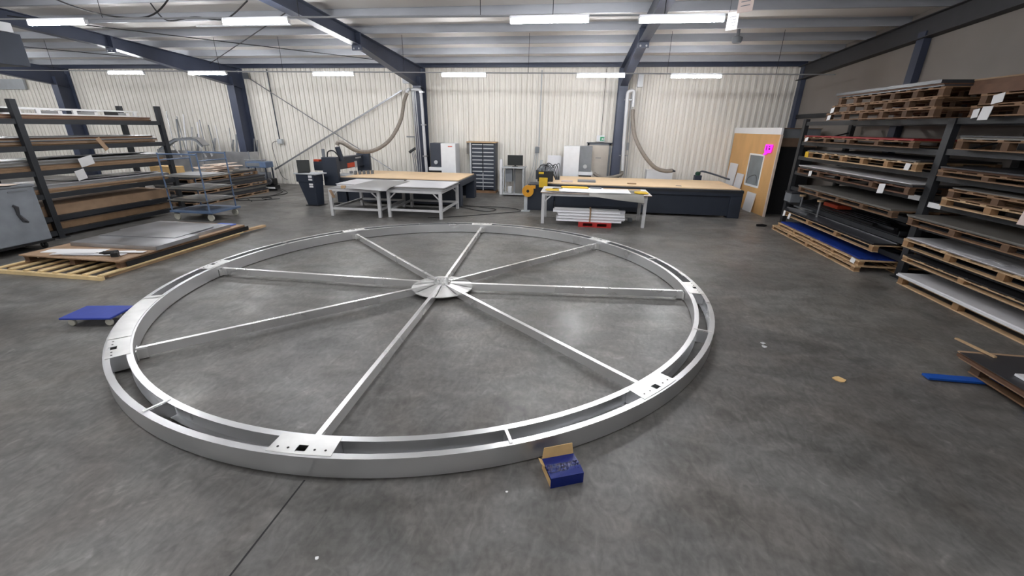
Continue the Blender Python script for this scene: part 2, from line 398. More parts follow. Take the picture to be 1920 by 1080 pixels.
for x0, x1, y, z in ((-9, -6.6, 10.2, 4.55), (-3.8, -1.9, 8.6, 4.6)):
    tag(MB().tube([(x0, y, z - .06), (x1, y, z - .06)], .02, 8).build('conduit_pipe', 'white'), 'short white conduit pipe %s' % ('under the purlins left of the splice plate' if x0 < -5 else 'under the purlins beside a batten'), 'conduit')
# cable swags near the lamps
for pts, lb in ((((-10.8, 8.1, 4.846), (-9.6, 8.1, 4.4), (-8.6, 8.1, 4.22), (-7.9, 8.1, 4.3), (-7.2, 8.1, 4.846)), 'black cable drooping between purlins and the battens'),
                (((-9.3, 9.42, 4.77), (-9.0, 9.42, 4.45), (-8.3, 9.42, 4.5), (-7.6, 9.42, 4.45), (-7.0, 9.42, 4.77)), 'black cable looped under the purlins beside the rafter')):
    tag(MB().tube(bez(pts), .014, 6).build('cable', 'cable', smooth=True), lb, 'cable')
# hanging plates and heater
def plate(x, y, z, w, h, m, label, tilt):
    t = thing('hanging_sign_plate', label, 'sign', (x, y, z), tilt)
    B(-w / 2, w / 2, -.004, .004, -h, 0).build('plate', m, t)
    for s in (-1, 1): MB().tube([(s * w * .4, 0, 0), (s * w * .4, 0, roofz(y) - z - .001)], .003, 5).build('wire', 'cable', t)
    for k in range(4): B(-w * .3, w * .3, -.006, -.004, -h * (.25 + .16 * k) - .01, -h * (.25 + .16 * k)).build('print_line', 'midgrey', t)
plate(2.2, 7.9, 4.08, .17, .24, 'white', 'small white plate hung at the end of the ring battens', -.75)
plate(2.05, 6.9, 4.16, .2, .3, 'pinktag', 'small beige printed plate hung clear of the battens', -.75)
t = thing('air_heater', 'dark grey hanging air heater with white top vent', 'heater', (-12.78, 8.35, 3.47))
B(-.85, .85, -.35, .35, 0, .62).build('casing', 'machine', t, .01)
B(-.85, .78, -.3, .3, .64, .82).build('top_vent', 'white', t, .01)
for s in (-.3, .6): MB().tube([(s, 0, .82), (s, 0, roofz(8.35) - 3.45)], .012, 6).build('hanger_rod', 'cable', t)
t = thing('smoke_detector', 'small round grey detector under the purlins near the side wall', 'detector', (3.75, 12.8, 4.45))
MB().lathe([(0, 0), (.1, .0), (.12, .05), (.12, .12), (.04, .16), (.04, .3), (0, .3)], 16).build('detector_body', 'midgrey', t, smooth=True)
MB().tube([(0, 0, .28), (0, 0, roofz(12.8) - 4.45)], .012, 6).build('stem', 'midgrey', t)

# ================================================================== THE RING
RC = (-2.017, 6.107); RO, RI = 3.967, 3.731; RH = .185; FW = .055
ring = thing('ring_frame', 'huge spoked aluminium ring frame lying flat on the floor', 'ring frame', (RC[0], RC[1], 0))
SEG = 144
def rim(r_web, r_fl):
    mb = MB(); s = 1 if r_fl > r_web else -1
    w0, w1 = sorted((r_web, r_web + s * .005)); f0, f1 = sorted((r_web, r_fl))
    prof = [(r_web, .012), (r_fl, .012), (r_fl, .017), (r_web + s * .005, .017), (r_web + s * .005, RH - .005), (r_fl, RH - .005), (r_fl, RH), (r_web, RH)]
    return mb.lathe(prof, SEG, close=True)
def sm(me_ob):
    for p in me_ob.data.polygons: p.use_smooth = True
    me_ob.data.set_sharp_from_angle(angle=.5); return me_ob
sm(rim(RO, RO - FW).build('outer_rim', 'alu', ring)); sm(rim(RI, RI + FW).build('inner_rim', 'alu', ring))
SP = [2.5 + 45 * k for k in range(8)]
def secplate(a0, a1, z0, z1, hole=None):
    mb = MB(); r0, r1 = RI + .02, RO - .02
    if hole is None: return mb.arc((0, 0), r0, r1, a0, a1, z0, z1, max(3, int((a1 - a0) / 1.5)))
    h0, h1, q0, q1 = hole
    mb.arc((0, 0), r0, r1, a0, h0, z0, z1, 3); mb.arc((0, 0), r0, r1, h1, a1, z0, z1, 3)
    mb.arc((0, 0), r0, q0, h0, h1, z0, z1, 1); mb.arc((0, 0), q1, r1, h0, h1, z0, z1, 1); return mb
for a in SP:
    pl = secplate(a - 3.6, a + 3.6, RH + .0005, RH + .006, (a - .55, a + .55, RI + .125, RI + .195)).build('joint_plate', 'aluplate', ring)
    bl = MB()
    for da in (-2.7, -1.5, 1.5, 2.7):
        an = math.radians(a + da); rr = RI + .165
        bl.lathe([(0, 0), (.009, 0), (.009, .002), (0, .002)], 8, Matrix.Translation((rr * math.cos(an), rr * math.sin(an), RH + .006)))
    bl.build('screw_holes', 'black', pl)
    # upright diaphragms below the plate
    for da in (-3.3, 3.3):
        an = math.radians(a + da); u = Vector((math.cos(an), math.sin(an), 0))
        MB().bar(u * (RI + .008) + Vector((0, 0, .1)), u * (RO - .008) + Vector((0, 0, .1)), .006, .155).build('diaphragm', 'alu', ring)
secplate(-156.5, -136.4, RH + .001, RH + .007).build('cover_plate', 'aluplate', ring)
for k in range(8):
    an = math.radians(2.5 + 22.5 + 45 * k); u = Vector((math.cos(an), math.sin(an), 0))
    cb = MB().bar(u * (RI + .02) + Vector((0, 0, RH + .004)), u * (RO - .02) + Vector((0, 0, RH + .004)), .024, .006).build('crossbar', 'alubar', ring)
    MB().bar(u * (RI + .01) + Vector((0, 0, .1)), u * (RO - .01) + Vector((0, 0, .1)), .006, .15).build('web_plate', 'alu', cb)
HC = Vector((.07, -.16, 0))
for a in SP:
    an = math.radians(a); e = Vector((math.cos(an), math.sin(an), 0)) * (RI - .012); d = (e - HC).normalized(); s0 = HC + d * .13
    sp = MB().bar(s0 + Vector((0, 0, .085)), e + Vector((0, 0, .085)), .05, .105).build('spoke', 'alubar', ring, .003)
    nrm = Vector((-d.y, d.x, 0))
    bk = MB()
    for s in (-1, 1):
        bk.bar(e + nrm * s * .03 - d * .09 + Vector((0, 0, .07)), e + nrm * s * .03 + Vector((0, 0, .07)), .006, .11)
        bk.bar(e + nrm * s * .06 - d * .004 + Vector((0, 0, .07)) - nrm * s * .03, e + nrm * s * .09 - d * .004 + Vector((0, 0, .07)), .006, .11)
    bk.build('end_bracket', 'aluplate', sp)
# hub: base disc, faceted cone segments between the spokes, slotted collar
hub = MB().lathe([(0, .06), (.47, .06), (.47, .068), (0, .068)], 40, Matrix.Translation(HC)).build('hub_disc', 'aluplate', ring)
for k in range(8):
    a0, a1 = math.radians(SP[k]), math.radians(SP[k] + 45); w = .03
    P = []
    for r, z in ((.465, .072), (.135, .132)):
        for aa, s in ((a0, 1), (a1, -1)):
            u = Vector((math.cos(aa), math.sin(aa), 0)); nn = Vector((-u.y, u.x, 0))
            p = HC + u * r + nn * s * w; P.append((p.x, p.y, z))
    am = (a0 + a1) / 2; q = HC + Vector((math.cos(am), math.sin(am), 0)) * .475; P.append((q.x, q.y, .072))
    V = P + [(p[0], p[1], p[2] - .006) for p in P]
    MB().poly(V, [(0, 4, 2), (4, 1, 3), (4, 3, 2), (7, 9, 5), (8, 6, 9), (7, 8, 9), (0, 2, 7, 5), (1, 4, 9, 6), (4, 0, 5, 9), (2, 3, 8, 7), (3, 1, 6, 8)]).build('hub_facet', 'aluplate', hub)
    c0 = HC + Vector((math.cos(am), math.sin(am), 0)) * .125
    MB().arc((HC.x, HC.y), .118, .13, SP[k] + 12, SP[k] + 33, .05, .17, 4).build('collar_segment', 'aluplate', hub)

# ================================================================== PALLETS
def pallet(x0, x1, y0, y1, z0, h, label, m='pine', n=5, deck=10, tags=(), group=None, along='y', slat_gap=True):
    "long runners follow the longer side"
    W_, L_ = x1 - x0, y1 - y0
    t = thing('timber_pallet', label, 'pallet', ((x0 + x1) / 2, (y0 + y1) / 2, z0), 0, group)
    rot = 0
    if along == 'x': W_, L_ = L_, W_; rot = PI / 2
    def pt(x, y, z): return (x, y, z) if not rot else (-y, x, z)
    bt, tt = .017, .016; bh = h - bt - 2 * tt
    for x in (-W_ / 2 + .05, 0, W_ / 2 - .05):
        piece('bottom_runner', .1, L_, bt, m, t, pt(x, 0, 0), (0, 0, rot)); piece('top_runner', .1, L_, tt, m, t, pt(x, 0, bt + bh), (0, 0, rot))
        for k in range(n):
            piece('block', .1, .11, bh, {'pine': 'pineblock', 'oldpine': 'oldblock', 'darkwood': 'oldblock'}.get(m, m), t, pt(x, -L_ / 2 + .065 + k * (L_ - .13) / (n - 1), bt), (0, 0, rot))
    for k in range(deck):
        piece('deck_board', W_, .1, tt, m, t, pt(0, -L_ / 2 + .05 + k * (L_ - .1) / (deck - 1), bt + bh + tt), (0, 0, rot))
    for (fy, fz, w, hh, mm) in tags:
        o = B(-.003, .003, -w / 2, w / 2, -hh, 0).build('paper_tag', mm, t); o.location = (-(x1 - x0) / 2 - .006, fy, fz); o.rotation_euler = (random.uniform(-.25, .25), .12, 0)
    return t
def sheets(x0, x1, y0, y1, z0, layers, label, cat='sheets', jit=.03, group=None, sag=0.0):
    t = thing('sheet_stack', label, cat, ((x0 + x1) / 2, (y0 + y1) / 2, z0), 0, group); z = 0
    for (m, th) in layers:
        jx, jy = random.uniform(-jit, jit), random.uniform(-jit, jit)
        o = B(-(x1 - x0) / 2, (x1 - x0) / 2, -(y1 - y0) / 2, (y1 - y0) / 2, 0, th).build('sheet', m, t); o.location = (jx * (.2 if x1 < -11 and x1 > -11.2 else 1), jy, z); o.rotation_euler = (0, 0, random.uniform(-.004, .004))
        z += th + .0005
    return t
TG = [(-1.3, .12, .1, .12, 'paper')]
# ---- right hand rack
RX0, RX1 = 5.80, 6.95
rk = thing('pallet_rack', 'tall dark steel rack along the grey wall loaded with timber pallets', 'rack', (5.74, 8.05, 0))
def lx(v): return v - 5.74
def ly(v): return v - 8.05
for y, h in ((12.75, 2.70), (8.05, 2.63), (3.35, 2.63)):
    B(lx(5.74), lx(5.84), ly(y) - .07, ly(y) + .07, 0, h).build('upright', 'rack', rk, .004)
    B(lx(6.84), lx(6.94), ly(y) - .07, ly(y) + .07, 0, h).build('upright', 'rack', rk, .004)
    for z in (.5, 1.3, 2.1): MB().bar((lx(5.84), ly(y), z), (lx(6.84), ly(y), z + .28), .03, .03).build('frame_brace', 'rack', rk)
    B(lx(5.70), lx(5.88), ly(y) - .11, ly(y) + .11, 0, .012).build('foot_plate', 'rack', rk)
LV_FAR = [.36, .66, 1.02, 1.42, 1.80, 2.16, 2.635]; LV_NEAR = [.38, .60, .98, 1.36, 1.78, 2.18, 2.635]
for (ya, yb, lv) in ((8.13, 12.67, LV_FAR), (3.43, 7.97, LV_NEAR)):
    for z in lv:
        for xx in (5.76, 6.86): B(lx(xx), lx(xx) + .06, ly(ya), ly(yb), z - .092, z - .002).build('shelf_beam', 'rack', rk)
        for k in range(4): yy = ya + (yb - ya) * (.12 + .25 * k); B(lx(5.82), lx(6.86), ly(yy) - .03, ly(yy) + .03, z - .052, z - .002).build('cross_arm', 'rack', rk)
for dy, z in ((-.24, 1.27), (.24, 1.335)):
    B(lx(5.75), lx(5.759), ly(8.05) + dy - .13, ly(8.05) + dy + .13, z, z + .08).build('label_plate', 'paper', rk)
P_ = 'pallets on the right hand rack'
# far bay, top to bottom
z = 2.636
for i, (yo, xo, lb) in enumerate(((0, 0, 'bottom timber pallet of the triple stack on top of the rack'), (.07, .02, 'middle timber pallet of the triple stack on top of the rack'), (.02, .05, 'upper timber pallet of the triple stack carrying dark sheets'))):
    pallet(5.36 + xo, 6.80 + xo, 7.9 + yo, 11.0 - .12 * i, z, .145, lb, 'oldpine', 6, 12, ((1.4, .1, .12, .1, 'paper'),) if i < 2 else (), P_); z += .146
sheets(5.38, 6.82, 7.95, 10.8, z, [('darksheet', .02), ('darkwood', .02), ('darksheet', .05)], 'dark sheets piled on the triple pallet stack above the rack')
def rack_load(x0, x1, y0, y1, z, h, label, m, layers, slabel, n=5, tags=(), xs=0):
    pallet(x0, x1, y0, y1, z, h, label, m, n, 10, tags, P_)
    if layers: sheets(x0 + .01 + xs, x1 - .03 + xs, y0 + .02, y1 - .02, z + h, layers, slabel)
rack_load(5.62, 6.80, 8.5, 12.3, 2.16, .12, 'long timber pallet under the red sheets', 'oldpine', [('redsheet', .016), ('redsheet', .012)], 'glossy red sheets on a rack pallet', 5, ((1.75, .1, .14, .09, 'paper'),))
rack_load(5.58, 6.80, 8.2, 11.9, 1.80, .145, 'pale timber pallet with one yellow painted corner block', 'pine', [('greysheet', .02), ('darksheet', .015)], 'grey sheets on the pallet with the yellow corner', 6, ((-1.65, .12, .12, .11, 'paper'),))
yb = thing('yellow_corner_cap', 'small yellow cap on the corner of a rack pallet', 'corner cap', (5.575, 11.86, 1.82)); B(-.012, .0, -.07, .07, -.01, .12).build('cap_face', 'yellow', yb); B(-.012, .08, .065, .075, -.01, .12).build('cap_side', 'yellow', yb)
rack_load(5.55, 6.80, 8.15, 12.1, 1.42, .13, 'weathered pallet two shelves below the red sheets', 'darkwood', [('darksheet', .03), ('greysheet', .02), ('whitesheet', .012)], 'long pale edged sheets two shelves below the red sheets', 5, ((1.3, .1, .12, .12, 'paper'), (-1.3, .11, .16, .17, 'paper')))
rack_load(5.45, 6.80, 8.2, 11.6, 1.02, .12, 'pallet under the wide grey sheets with overhang', 'oldpine', [('greysheet', .02), ('greysheet', .012)], 'wide grey sheets overhanging their rack pallet', 5, (), -.05)
t = thing('steel_tray', 'cluttered steel tray of black offcuts on the rack', 'tray', (6.3, 10.2, .66))
B(-.5, .55, -1.8, 1.9, 0, .02).build('tray_base', 'blacksheet', t)
for s in (-1.8, 1.88): B(-.5, .55, s, s + .02, .02, .09).build('tray_side', 'rack', t)
for k in range(7): B(-.04, .04, -1.3 + .1 * k, .9, .021, .06).build('offcut', random.choice(['blacksheet', 'darksheet']), t).location = (-.4 + k * .13, random.uniform(-.2, .5), 0)
tag(B(5.95, 6.25, 10.7, 11.3, .745, .83).build('orange_case', 'orange', bevel=.01), 'flat orange red case among the black offcuts', 'case')
rack_load(5.42, 6.78, 8.35, 12.0, .36, .13, 'pale pallet with black sheets above the blue film', 'pine', [('blacksheet', .018), ('darksheet', .012)], 'black sheets on the pallet above the blue film', 4, ((1.75, .12, .1, .14, 'paper'), (1.45, .1, .1, .14, 'paper')))
for dx in (0, .12): tag(B(5.78 + dx, 5.82 + dx, 8.35, 11.7, .522, .545).build('steel_angle', 'steel'), 'long thin steel angle lying on the black sheets', 'angle bar', 'angles on black sheets')
pallet(5.16, 6.66, 8.25, 11.85, 0, .11, 'pale floor pallet under the pallet with blue film', 'pine', 5, 10, (), P_)
pallet(5.22, 6.66, 8.28, 11.7, .111, .1, 'pale pallet carrying the blue film sheets', 'pine', 5, 10, ((-1.55, .1, .13, .09, 'paper'),), P_)
sheets(5.26, 6.62, 8.34, 11.66, .212, [('bluesheet', .01), ('bluesheet', .01)], 'blue film covered sheets on the lowest rack pallet')
# clamps and clutter at the far end
for yy, xx in ((11.75, 5.67), (10.9, 5.67)):
    t = thing('clamp_stand', 'small steel post standing between two loaded rack shelves', 'post', (xx, yy, .523), 0, 'clamp posts')
    MB().tube([(0, 0, 0), (0, 0, .37)], .022, 8).build('post', 'steel', t); MB().lathe([(0, .35), (.07, .35), (.07, .39), (0, .39)], 12).build('cap', 'pine', t, smooth=True)
t = thing('tool_box', 'grey tool box at the end of the rack', 'box', (5.72, 12.3, .66)); B(-.15, .15, -.18, .18, 0, .22).build('box_body', 'midgrey', t, .01); B(-.16, .16, -.19, .19, .22, .255).build('lid', 'darksheet', t, .008)
for k in range(5): tag(B(-.02, .02, -.35, .35, 0, .025).build('steel_offcut', 'steel', loc=(5.47 + .02 * k, 11.35 + .1 * random.random(), .523 + .026 * k)), 'thin steel offcut in the bundle at the end of the rack', 'offcut', 'steel offcuts').rotation_euler = (0, 0, random.uniform(-.4, .4))
# near bay
pallet(5.60, 6.80, 4.5, 7.6, 2.636, .15, 'lower timber pallet of the pair beside the triple stack', 'oldpine', 5, 10, ((1.25, .13, .16, .18, 'paper'), (1.42, .1, .1, .12, 'paper')), P_)
pallet(5.60, 6.80, 4.5, 7.5, 2.787, .15, 'upper timber pallet of the pair beside the triple stack', 'oldpine', 5, 10, ((1.2, .13, .16, .12, 'paper'),), P_)
sheets(5.62, 6.80, 4.4, 7.7, 2.938, [('darkwood', .12), ('darkwood', .06), ('chip', .02)], 'dark brown boards on top of the pallet pair')
rack_load(5.62, 6.80, 4.6, 7.65, 2.18, .15, 'torn timber pallet directly below the top of the rack', 'oldpine', [('greysheet', .03), ('darksheet', .02)], 'grey sheets directly below the top of the rack', 5)
rack_load(5.58, 6.80, 4.5, 7.75, 1.78, .1, 'slim timber pallet above the taped pallet pair', 'oldpine', [('darkwood', .03), ('darksheet', .02)], 'dark sheets above the taped pallet pair', 5)
pallet(5.60, 6.80, 4.4, 7.52, 1.36, .13, 'lower pallet of the pair tied with pinkish tape', 'pine', 5, 10, ((.18, .28, .12, .3, 'pinktag'),), P_)
pallet(5.60, 6.80, 4.4, 7.45, 1.491, .13, 'upper pallet of the pair tied with pinkish tape', 'oldpine', 5, 10, (), P_)
sheets(5.62, 6.79, 4.42, 7.42, 1.622, [('mdf', .012), ('greysheet', .012)], 'brown board on the taped pallet pair')
rack_load(5.50, 6.80, 4.4, 7.9, .98, .13, 'pallet under the dull grey sheets with a white scuff', 'oldpine', [('greysheet', .015), ('greysheet', .02)], 'dull grey sheets above the white scratched sheets', 5, (), -.06)
rack_load(5.56, 6.80, 4.3, 7.92, .60, .14, 'pale pallet under the scratched white grey sheets', 'pine', [('alusheet', .015), ('whitesheet', .008)], 'scratched light sheets with torn wrap on the rack', 5)
for k in range(5): tag(B(-.03, .03, -.16, .16, 0, .002).build('torn_wrap', 'paper', loc=(5.66 + .05 * k, 7.0 - .28 * k, .7665 + .0025 * k)), 'torn strip of white wrap on the scratched light sheets', 'wrap', 'torn wrap strips').rotation_euler = (0, 0, random.uniform(-.3, .3))
rack_load(5.55, 6.8, 4.3, 7.8, .38, .1, 'low pallet with a thick pale front board', 'pine', [('blacksheet', .02)], 'black sheet on the low pallet with the pale front board', 4)
pallet(5.54, 6.8, 4.2, 7.72, 0, .14, 'floor pallet under the clean white sheet at the rack foot', 'pine', 4, 10, (), P_)
sheets(5.52, 6.8, 4.2, 7.74, .14, [('whitesheet', .025), ('whitesheet', .02)], 'clean white sheet pack on the floor pallet at the rack foot')
# ---- loose pallet with a pallet truck under it
pallet(4.24, 5.35, 2.3, 4.56, .04, .12, 'loose pallet on the floor lifted by a blue pallet truck', 'oldpine', 4, 8, (), 'floor pallets')
sheets(4.16, 5.35, 2.2, 4.66, .16, [('mdf', .02), ('darkwood', .03), ('mdf', .012), ('darksheet', .006)], 'brown boards and dark sheet on the lifted loose pallet')
tag(B(4.3, 4.5, 3.0, 4.2, .2325, .255).build('white_profile', 'whitesheet'), 'white flat profile lying on the dark sheet of the loose pallet', 'profile').rotation_euler = (0, 0, .0)
tag(MB().bar((4.36, 4.97, .243), (4.42, 4.55, .243), .03, .018).build('timber_batten', 'pine'), 'thin splintered batten leaning on the loose pallet', 'batten')
pt = thing('pallet_truck', 'blue pallet truck with one fork tip poking from the loose pallet', 'pallet truck', (4.3, 4.2, 0))
for yy in (.22, -.36):
    fk = B(-.55 if yy > 0 else -.1, 1.1, yy - .05, yy + .05, .012, .036).build('fork', 'forkblue', pt, .004)
B(1.06, 1.13, -.5, .36, .012, .2).build('chassis', 'forkblue', pt, .01)

def curl(x0, x1, y0, y1, z, m, label, droop=.0, lift=.0, rz=0, name='loose_sheet'):
    nx, ny = 10, 8; mb = MB(); V = []; F_ = []
    for i in range(nx + 1):
        for j in range(ny + 1):
            u, v = i / nx, j / ny; xx = (u - .5) * (x1 - x0); yy = (v - .5) * (y1 - y0)
            zz = -droop * max(0, .25 - v) ** 2 * 16 * (.3 + u) + lift * max(0, u - .7) ** 2 * 8 + .004 * math.sin(9 * u + 5 * v)
            V.append((xx, yy, zz))
    k = len(V); V += [(a, b, c - .004) for a, b, c in V]; n1 = ny + 1
    for i in range(nx):
        for j in range(ny):
            a = i * n1 + j; F_.append((a, a + n1, a + n1 + 1, a + 1)); F_.append((k + a, k + a + 1, k + a + n1 + 1, k + a + n1))
    for i in range(nx): F_.append((i * n1, k + i * n1, k + (i + 1) * n1, (i + 1) * n1)); F_.append((i * n1 + ny, (i + 1) * n1 + ny, k + (i + 1) * n1 + ny, k + i * n1 + ny))
    for j in range(ny): F_.append((j, j + 1, k + j + 1, k + j)); q = nx * n1; F_.append((q + j, k + q + j, k + q + j + 1, q + j + 1))
    o = mb.poly(V, F_).build(name, m, smooth=True); o.location = ((x0 + x1) / 2, (y0 + y1) / 2, z); o.rotation_euler = (0, 0, rz); return tag(o, label, 'sheet')
# ================================================================== LEFT SIDE
# ---- left rack
lr = thing('sheet_rack', 'black steel rack stacked with boards and aluminium sheets', 'rack', (-11.05, 7.5, 0))
for y in (4.4, 7.5, 10.6):
    for xx in (0, -1.15):
        B(xx - .05, xx + .05, y - 7.5 - .055, y - 7.5 + .055, 0, 2.77).build('upright', 'rack2', lr, .004)
    B(-.12, .12, y - 7.5 - .1, y - 7.5 + .1, 0, .012).build('foot_plate', 'rack2', lr)
LL = [.16, .46, .93, 1.40, 1.89, 2.41]
for z in LL:
    for xx in (0, -1.15): B(xx - .035, xx + .035, -3.05, 3.05, z - .1, z).build('shelf_beam', 'rack2', lr)
    for k in range(7): yy = -2.7 + .9 * k; B(-1.12, -.03, yy - .03, yy + .03, z - .06, z).build('cross_arm', 'rack2', lr)
LX0, LX1 = -12.12, -11.13
def lstack(y0, y1, z, layers, label, x0=LX0, x1=LX1, jit=.05): return sheets(x0, x1, y0, y1, z, layers, label, jit=jit)
lstack(4.5, 10.45, 2.41, [('darkwood', .03), ('mdf', .02), ('darkwood', .03)], 'brown boards on the uppermost shelf of the black rack')
t = thing('aluminium_ladder_frame', 'long aluminium ladder frame lying on top of the black rack', 'frame', (-11.58, 7.4, 2.493))
for xx in (.3, -.3):
    sr = B(xx - .02, xx + .02, -2.9, 2.85, 0, .03).build('side_rail', 'alu', t); B(xx - .02, xx + .02, -2.9, 2.85, .11, .14).build('upper_rail', 'alu', sr)
    for k in range(9): B(xx - .02, xx + .02, -2.88 + .7 * k, -2.88 + .7 * k + (.3 if k % 3 == 1 else .08), .03, .11).build('spacer', ('alu', 'black', 'alu')[k % 3], sr)
for k in range(8): B(-.28, .28, -2.7 + .75 * k, -2.62 + .75 * k, .03, .09).build('rung', 'alu', t)
lstack(4.5, 10.4, 1.89, [('chip', .03), ('mdf', .012), ('greysheet', .012), ('chip', .015), ('darksheet', .02), ('alusheet', .008), ('greysheet', .012), ('mdf', .012), ('darkwood', .03), ('alusheet', .008)], 'mixed boards and sheets on the second shelf of the black rack', jit=.1)
tag(MB().box(-.01, .0, -.05, .05, -.2, .1).build('hanging_strip', 'mdf', loc=(-11.0, 8.9, 1.93)), 'broken strip of board hanging over the second shelf edge', 'strip').rotation_euler = (.5, 0, 0)
lstack(4.5, 10.55, 1.40, [('chip', .05), ('mdf', .03), ('mdf', .02), ('greysheet', .02), ('alusheet', .01), ('greysheet', .04), ('alusheet', .012), ('alusheet', .012)], 'thick pile of boards and bare sheets on the third rack shelf', jit=.12)
lstack(4.5, 10.5, .93, [('chip', .05), ('mdf', .04), ('alusheet', .03), ('alusheet', .02), ('alusheet', .02), ('whitesheet', .01)], 'bright aluminium sheets on timber on the fourth rack shelf', x1=-11.12, jit=.06)
lstack(4.5, 10.4, .46, [('mdf', .2), ('mdf', .01)], 'thick brown board pile on the second lowest rack shelf', x1=-11.12, jit=.02)
lstack(4.5, 10.3, .16, [('chip', .15), ('darksheet', .015)], 'thick brown board pile on the lowest rack shelf', x1=-11.12, jit=.02)
for (y0, y1, z, m, lb) in ((7.9, 10.1, 1.612, 'alusheet', 'warped bright sheet on top of the third rack shelf pile'), (8.2, 10.3, 1.115, 'whitesheet', 'pale film sheet lying on the fourth rack shelf pile'), (5.0, 7.2, 2.075, 'whitesheet', 'pale thin sheet on the second rack shelf pile')):
    curl(-12.0, -11.15, y0, y1, z, m, lb, 0, .05)
for (y, z, w, h, lb) in ((8.45, 1.63, .3, .2, 'white paper sheet hanging on the third rack shelf'), (8.25, 1.36, .2, .22, 'small white paper tag hanging below the third rack shelf')):
    tag(B(-.003, .003, -w / 2, w / 2, -h, 0).build('paper_tag', 'paper', loc=(-11.0, y, z)), lb, 'paper').rotation_euler = (.25, .15, 0)
# ---- grey wheeled bin
t = thing('wheeled_bin', 'grey steel bin on casters with dark scuffs and paper on top', 'bin', (-10.75, 6.15, 0))
B(-.2, .42, -.75, .72, .17, 1.2).build('bin_body', 'cabgrey', t, .02)
B(-.22, .44, -.77, .74, 1.2, 1.24).build('rim', 'midgrey', t, .01); B(-.22, .44, -.77, .74, .13, .17).build('skirt', 'black', t)
for sx in (-.12, .34):
    for sy in (-.62, .6):
        c = MB().lathe([(0, -.025), (.06, -.025), (.07, -.015), (.07, .015), (.06, .025), (0, .025)], 18, Matrix.Translation((sx, sy, .07)) @ Matrix.Rotation(PI / 2, 4, 'X')).build('caster', 'rubber', t, smooth=True)
        B(sx - .03, sx + .03, sy - .04, sy - .03, .06, .135).build('fork', 'steel', c); B(sx - .03, sx + .03, sy + .03, sy + .04, .06, .135).build('fork', 'steel', c)
MB().tube([(.425, .3, .9), (.425, .34, .86), (.425, .33, .72), (.425, .38, .6), (.425, .44, .56)], [.02, .035, .025, .04, .015], 6).build('scuff_mark', 'darksheet', t)
B(.425, .432, .3, .6, 1.12, 1.15).build('handle', 'midgrey', t)
for k in range(5): tag(B(-.16, .16, -.2, .2, 0, .004).build('waste_paper', random.choice(['paper', 'scrapwood', 'paper']), loc=(-10.75 + .06 * k, 5.9 + .15 * k, 1.2405 + .0045 * k)), 'crumpled white waste sheet on top of the grey bin', 'paper', 'papers on the bin').rotation_euler = (0, 0, .5 * k)
# ---- slatted pallet and the loaded pallet on it
sp = thing('slatted_pallet', 'low pale pallet whose slats stick out under the loaded pallet', 'pallet', (-8.45, 7.0, 0))
for x in (-.95, -.32, .32, .95): piece('bearer', .09, 2.9, .05, 'pine', sp, (x, -.05, 0))
B(-1.05, 1.05, -1.66, -1.60, 0, .059).build('end_board', 'slat', sp)
for k in range(8): piece('slat', .09, 3.1, .022, 'slat', sp, (-1.0 + k * 2.0 / 7, -.08, .06), (0, 0, .0))
pl = pallet(-9.4, -7.46, 5.74, 8.6, .083, .115, 'loaded pallet topped with a brown fibreboard sheet', 'oldpine', 4, 8, (), 'floor pallets')
sheets(-9.42, -7.44, 5.70, 8.56, .199, [('mdf', .02)], 'brown fibreboard sheet covering the loaded pallet', 'board', 0)
B(-.0, 0.012, -1.4, 1.45, -.06, .03).build('black_edge_wrap', 'black', pl).location = (.985, .05, .06)
def alpanel(x0, x1, y0, y1, z, h, label, rz):
    t = thing('aluminium_tray_panel', label, 'panel', ((x0 + x1) / 2, (y0 + y1) / 2, z), rz, 'folded aluminium panels'); w, l = (x1 - x0) / 2, (y1 - y0) / 2
    B(-w, w, -l, l, h - .006, h).build('face', 'alusheet', t)
    for a in ((-w, w, -l, -l + .004), (-w, w, l - .004, l), (-w, -w + .004, -l, l), (w - .004, w, -l, l)): B(*a, 0, h - .006).build('folded_edge', 'alusheet', t)
    return t
alpanel(-9.2, -7.42, 6.36, 7.3, .2195, .07, 'shiny folded aluminium panel at the near end of the loaded pallet', .02)
alpanel(-9.35, -7.55, 7.38, 8.3, .2195, .06, 'shiny folded aluminium panel at the far end of the loaded pallet', -.02)
alpanel(-9.2, -7.62, 6.9, 7.9, .291, .012, 'thin aluminium sheet lying across both folded panels', .06)
_k = -1
for (x, y, w, l, rz, mm) in ((-8.75, 6.08, .5, .22, .2, 'paper'), (-8.3, 6.05, .62, .1, .28, 'paper'), (-8.15, 5.92, .5, .12, .18, 'whitesheet'), (-7.95, 6.1, .5, .1, .2, 'paper'), (-8.5, 5.86, .34, .08, .3, 'whitesheet')):
    tag(B(-w, w, -l / 2, l / 2, 0, .006).build('white_offcut', mm, loc=(x, y, .2197 + .0065 * (_k := _k + 1))), 'white strip offcut strewn on the brown fibreboard', 'offcut', 'white offcuts').rotation_euler = (0, 0, rz)
t = thing('cordless_drill', 'black cordless drill lying among the white offcuts', 'drill', (-7.75, 5.9, .26)); t.rotation_euler = (0, 0, .5)
MB().tube([(-.12, 0, .04), (.08, 0, .04)], .032, 10).build('drill_body', 'black', t, smooth=True); MB().tube([(-.18, 0, .04), (-.12, 0, .04)], [.012, .024], 10).build('chuck', 'black', t); MB().bar((.05, 0, .035), (.1, -.15, .03), .04, .045).build('handle', 'black', t); B(.05, .15, -.2, -.14, .0, .07).build('battery', 'black', t)
tag(B(-8.0, -7.6, 8.36, 8.52, .2195, .25).build('blue_roll', 'tape', bevel=.01), 'blue wrapped bundle at the far end of the loaded pallet', 'bundle')
tag(MB().bar((-7.55, 8.5, .06), (-7.45, 9.2, .06), .1, .05).build('timber_offcut', 'pine'), 'short pine offcut poking out past the loaded pallet', 'offcut')
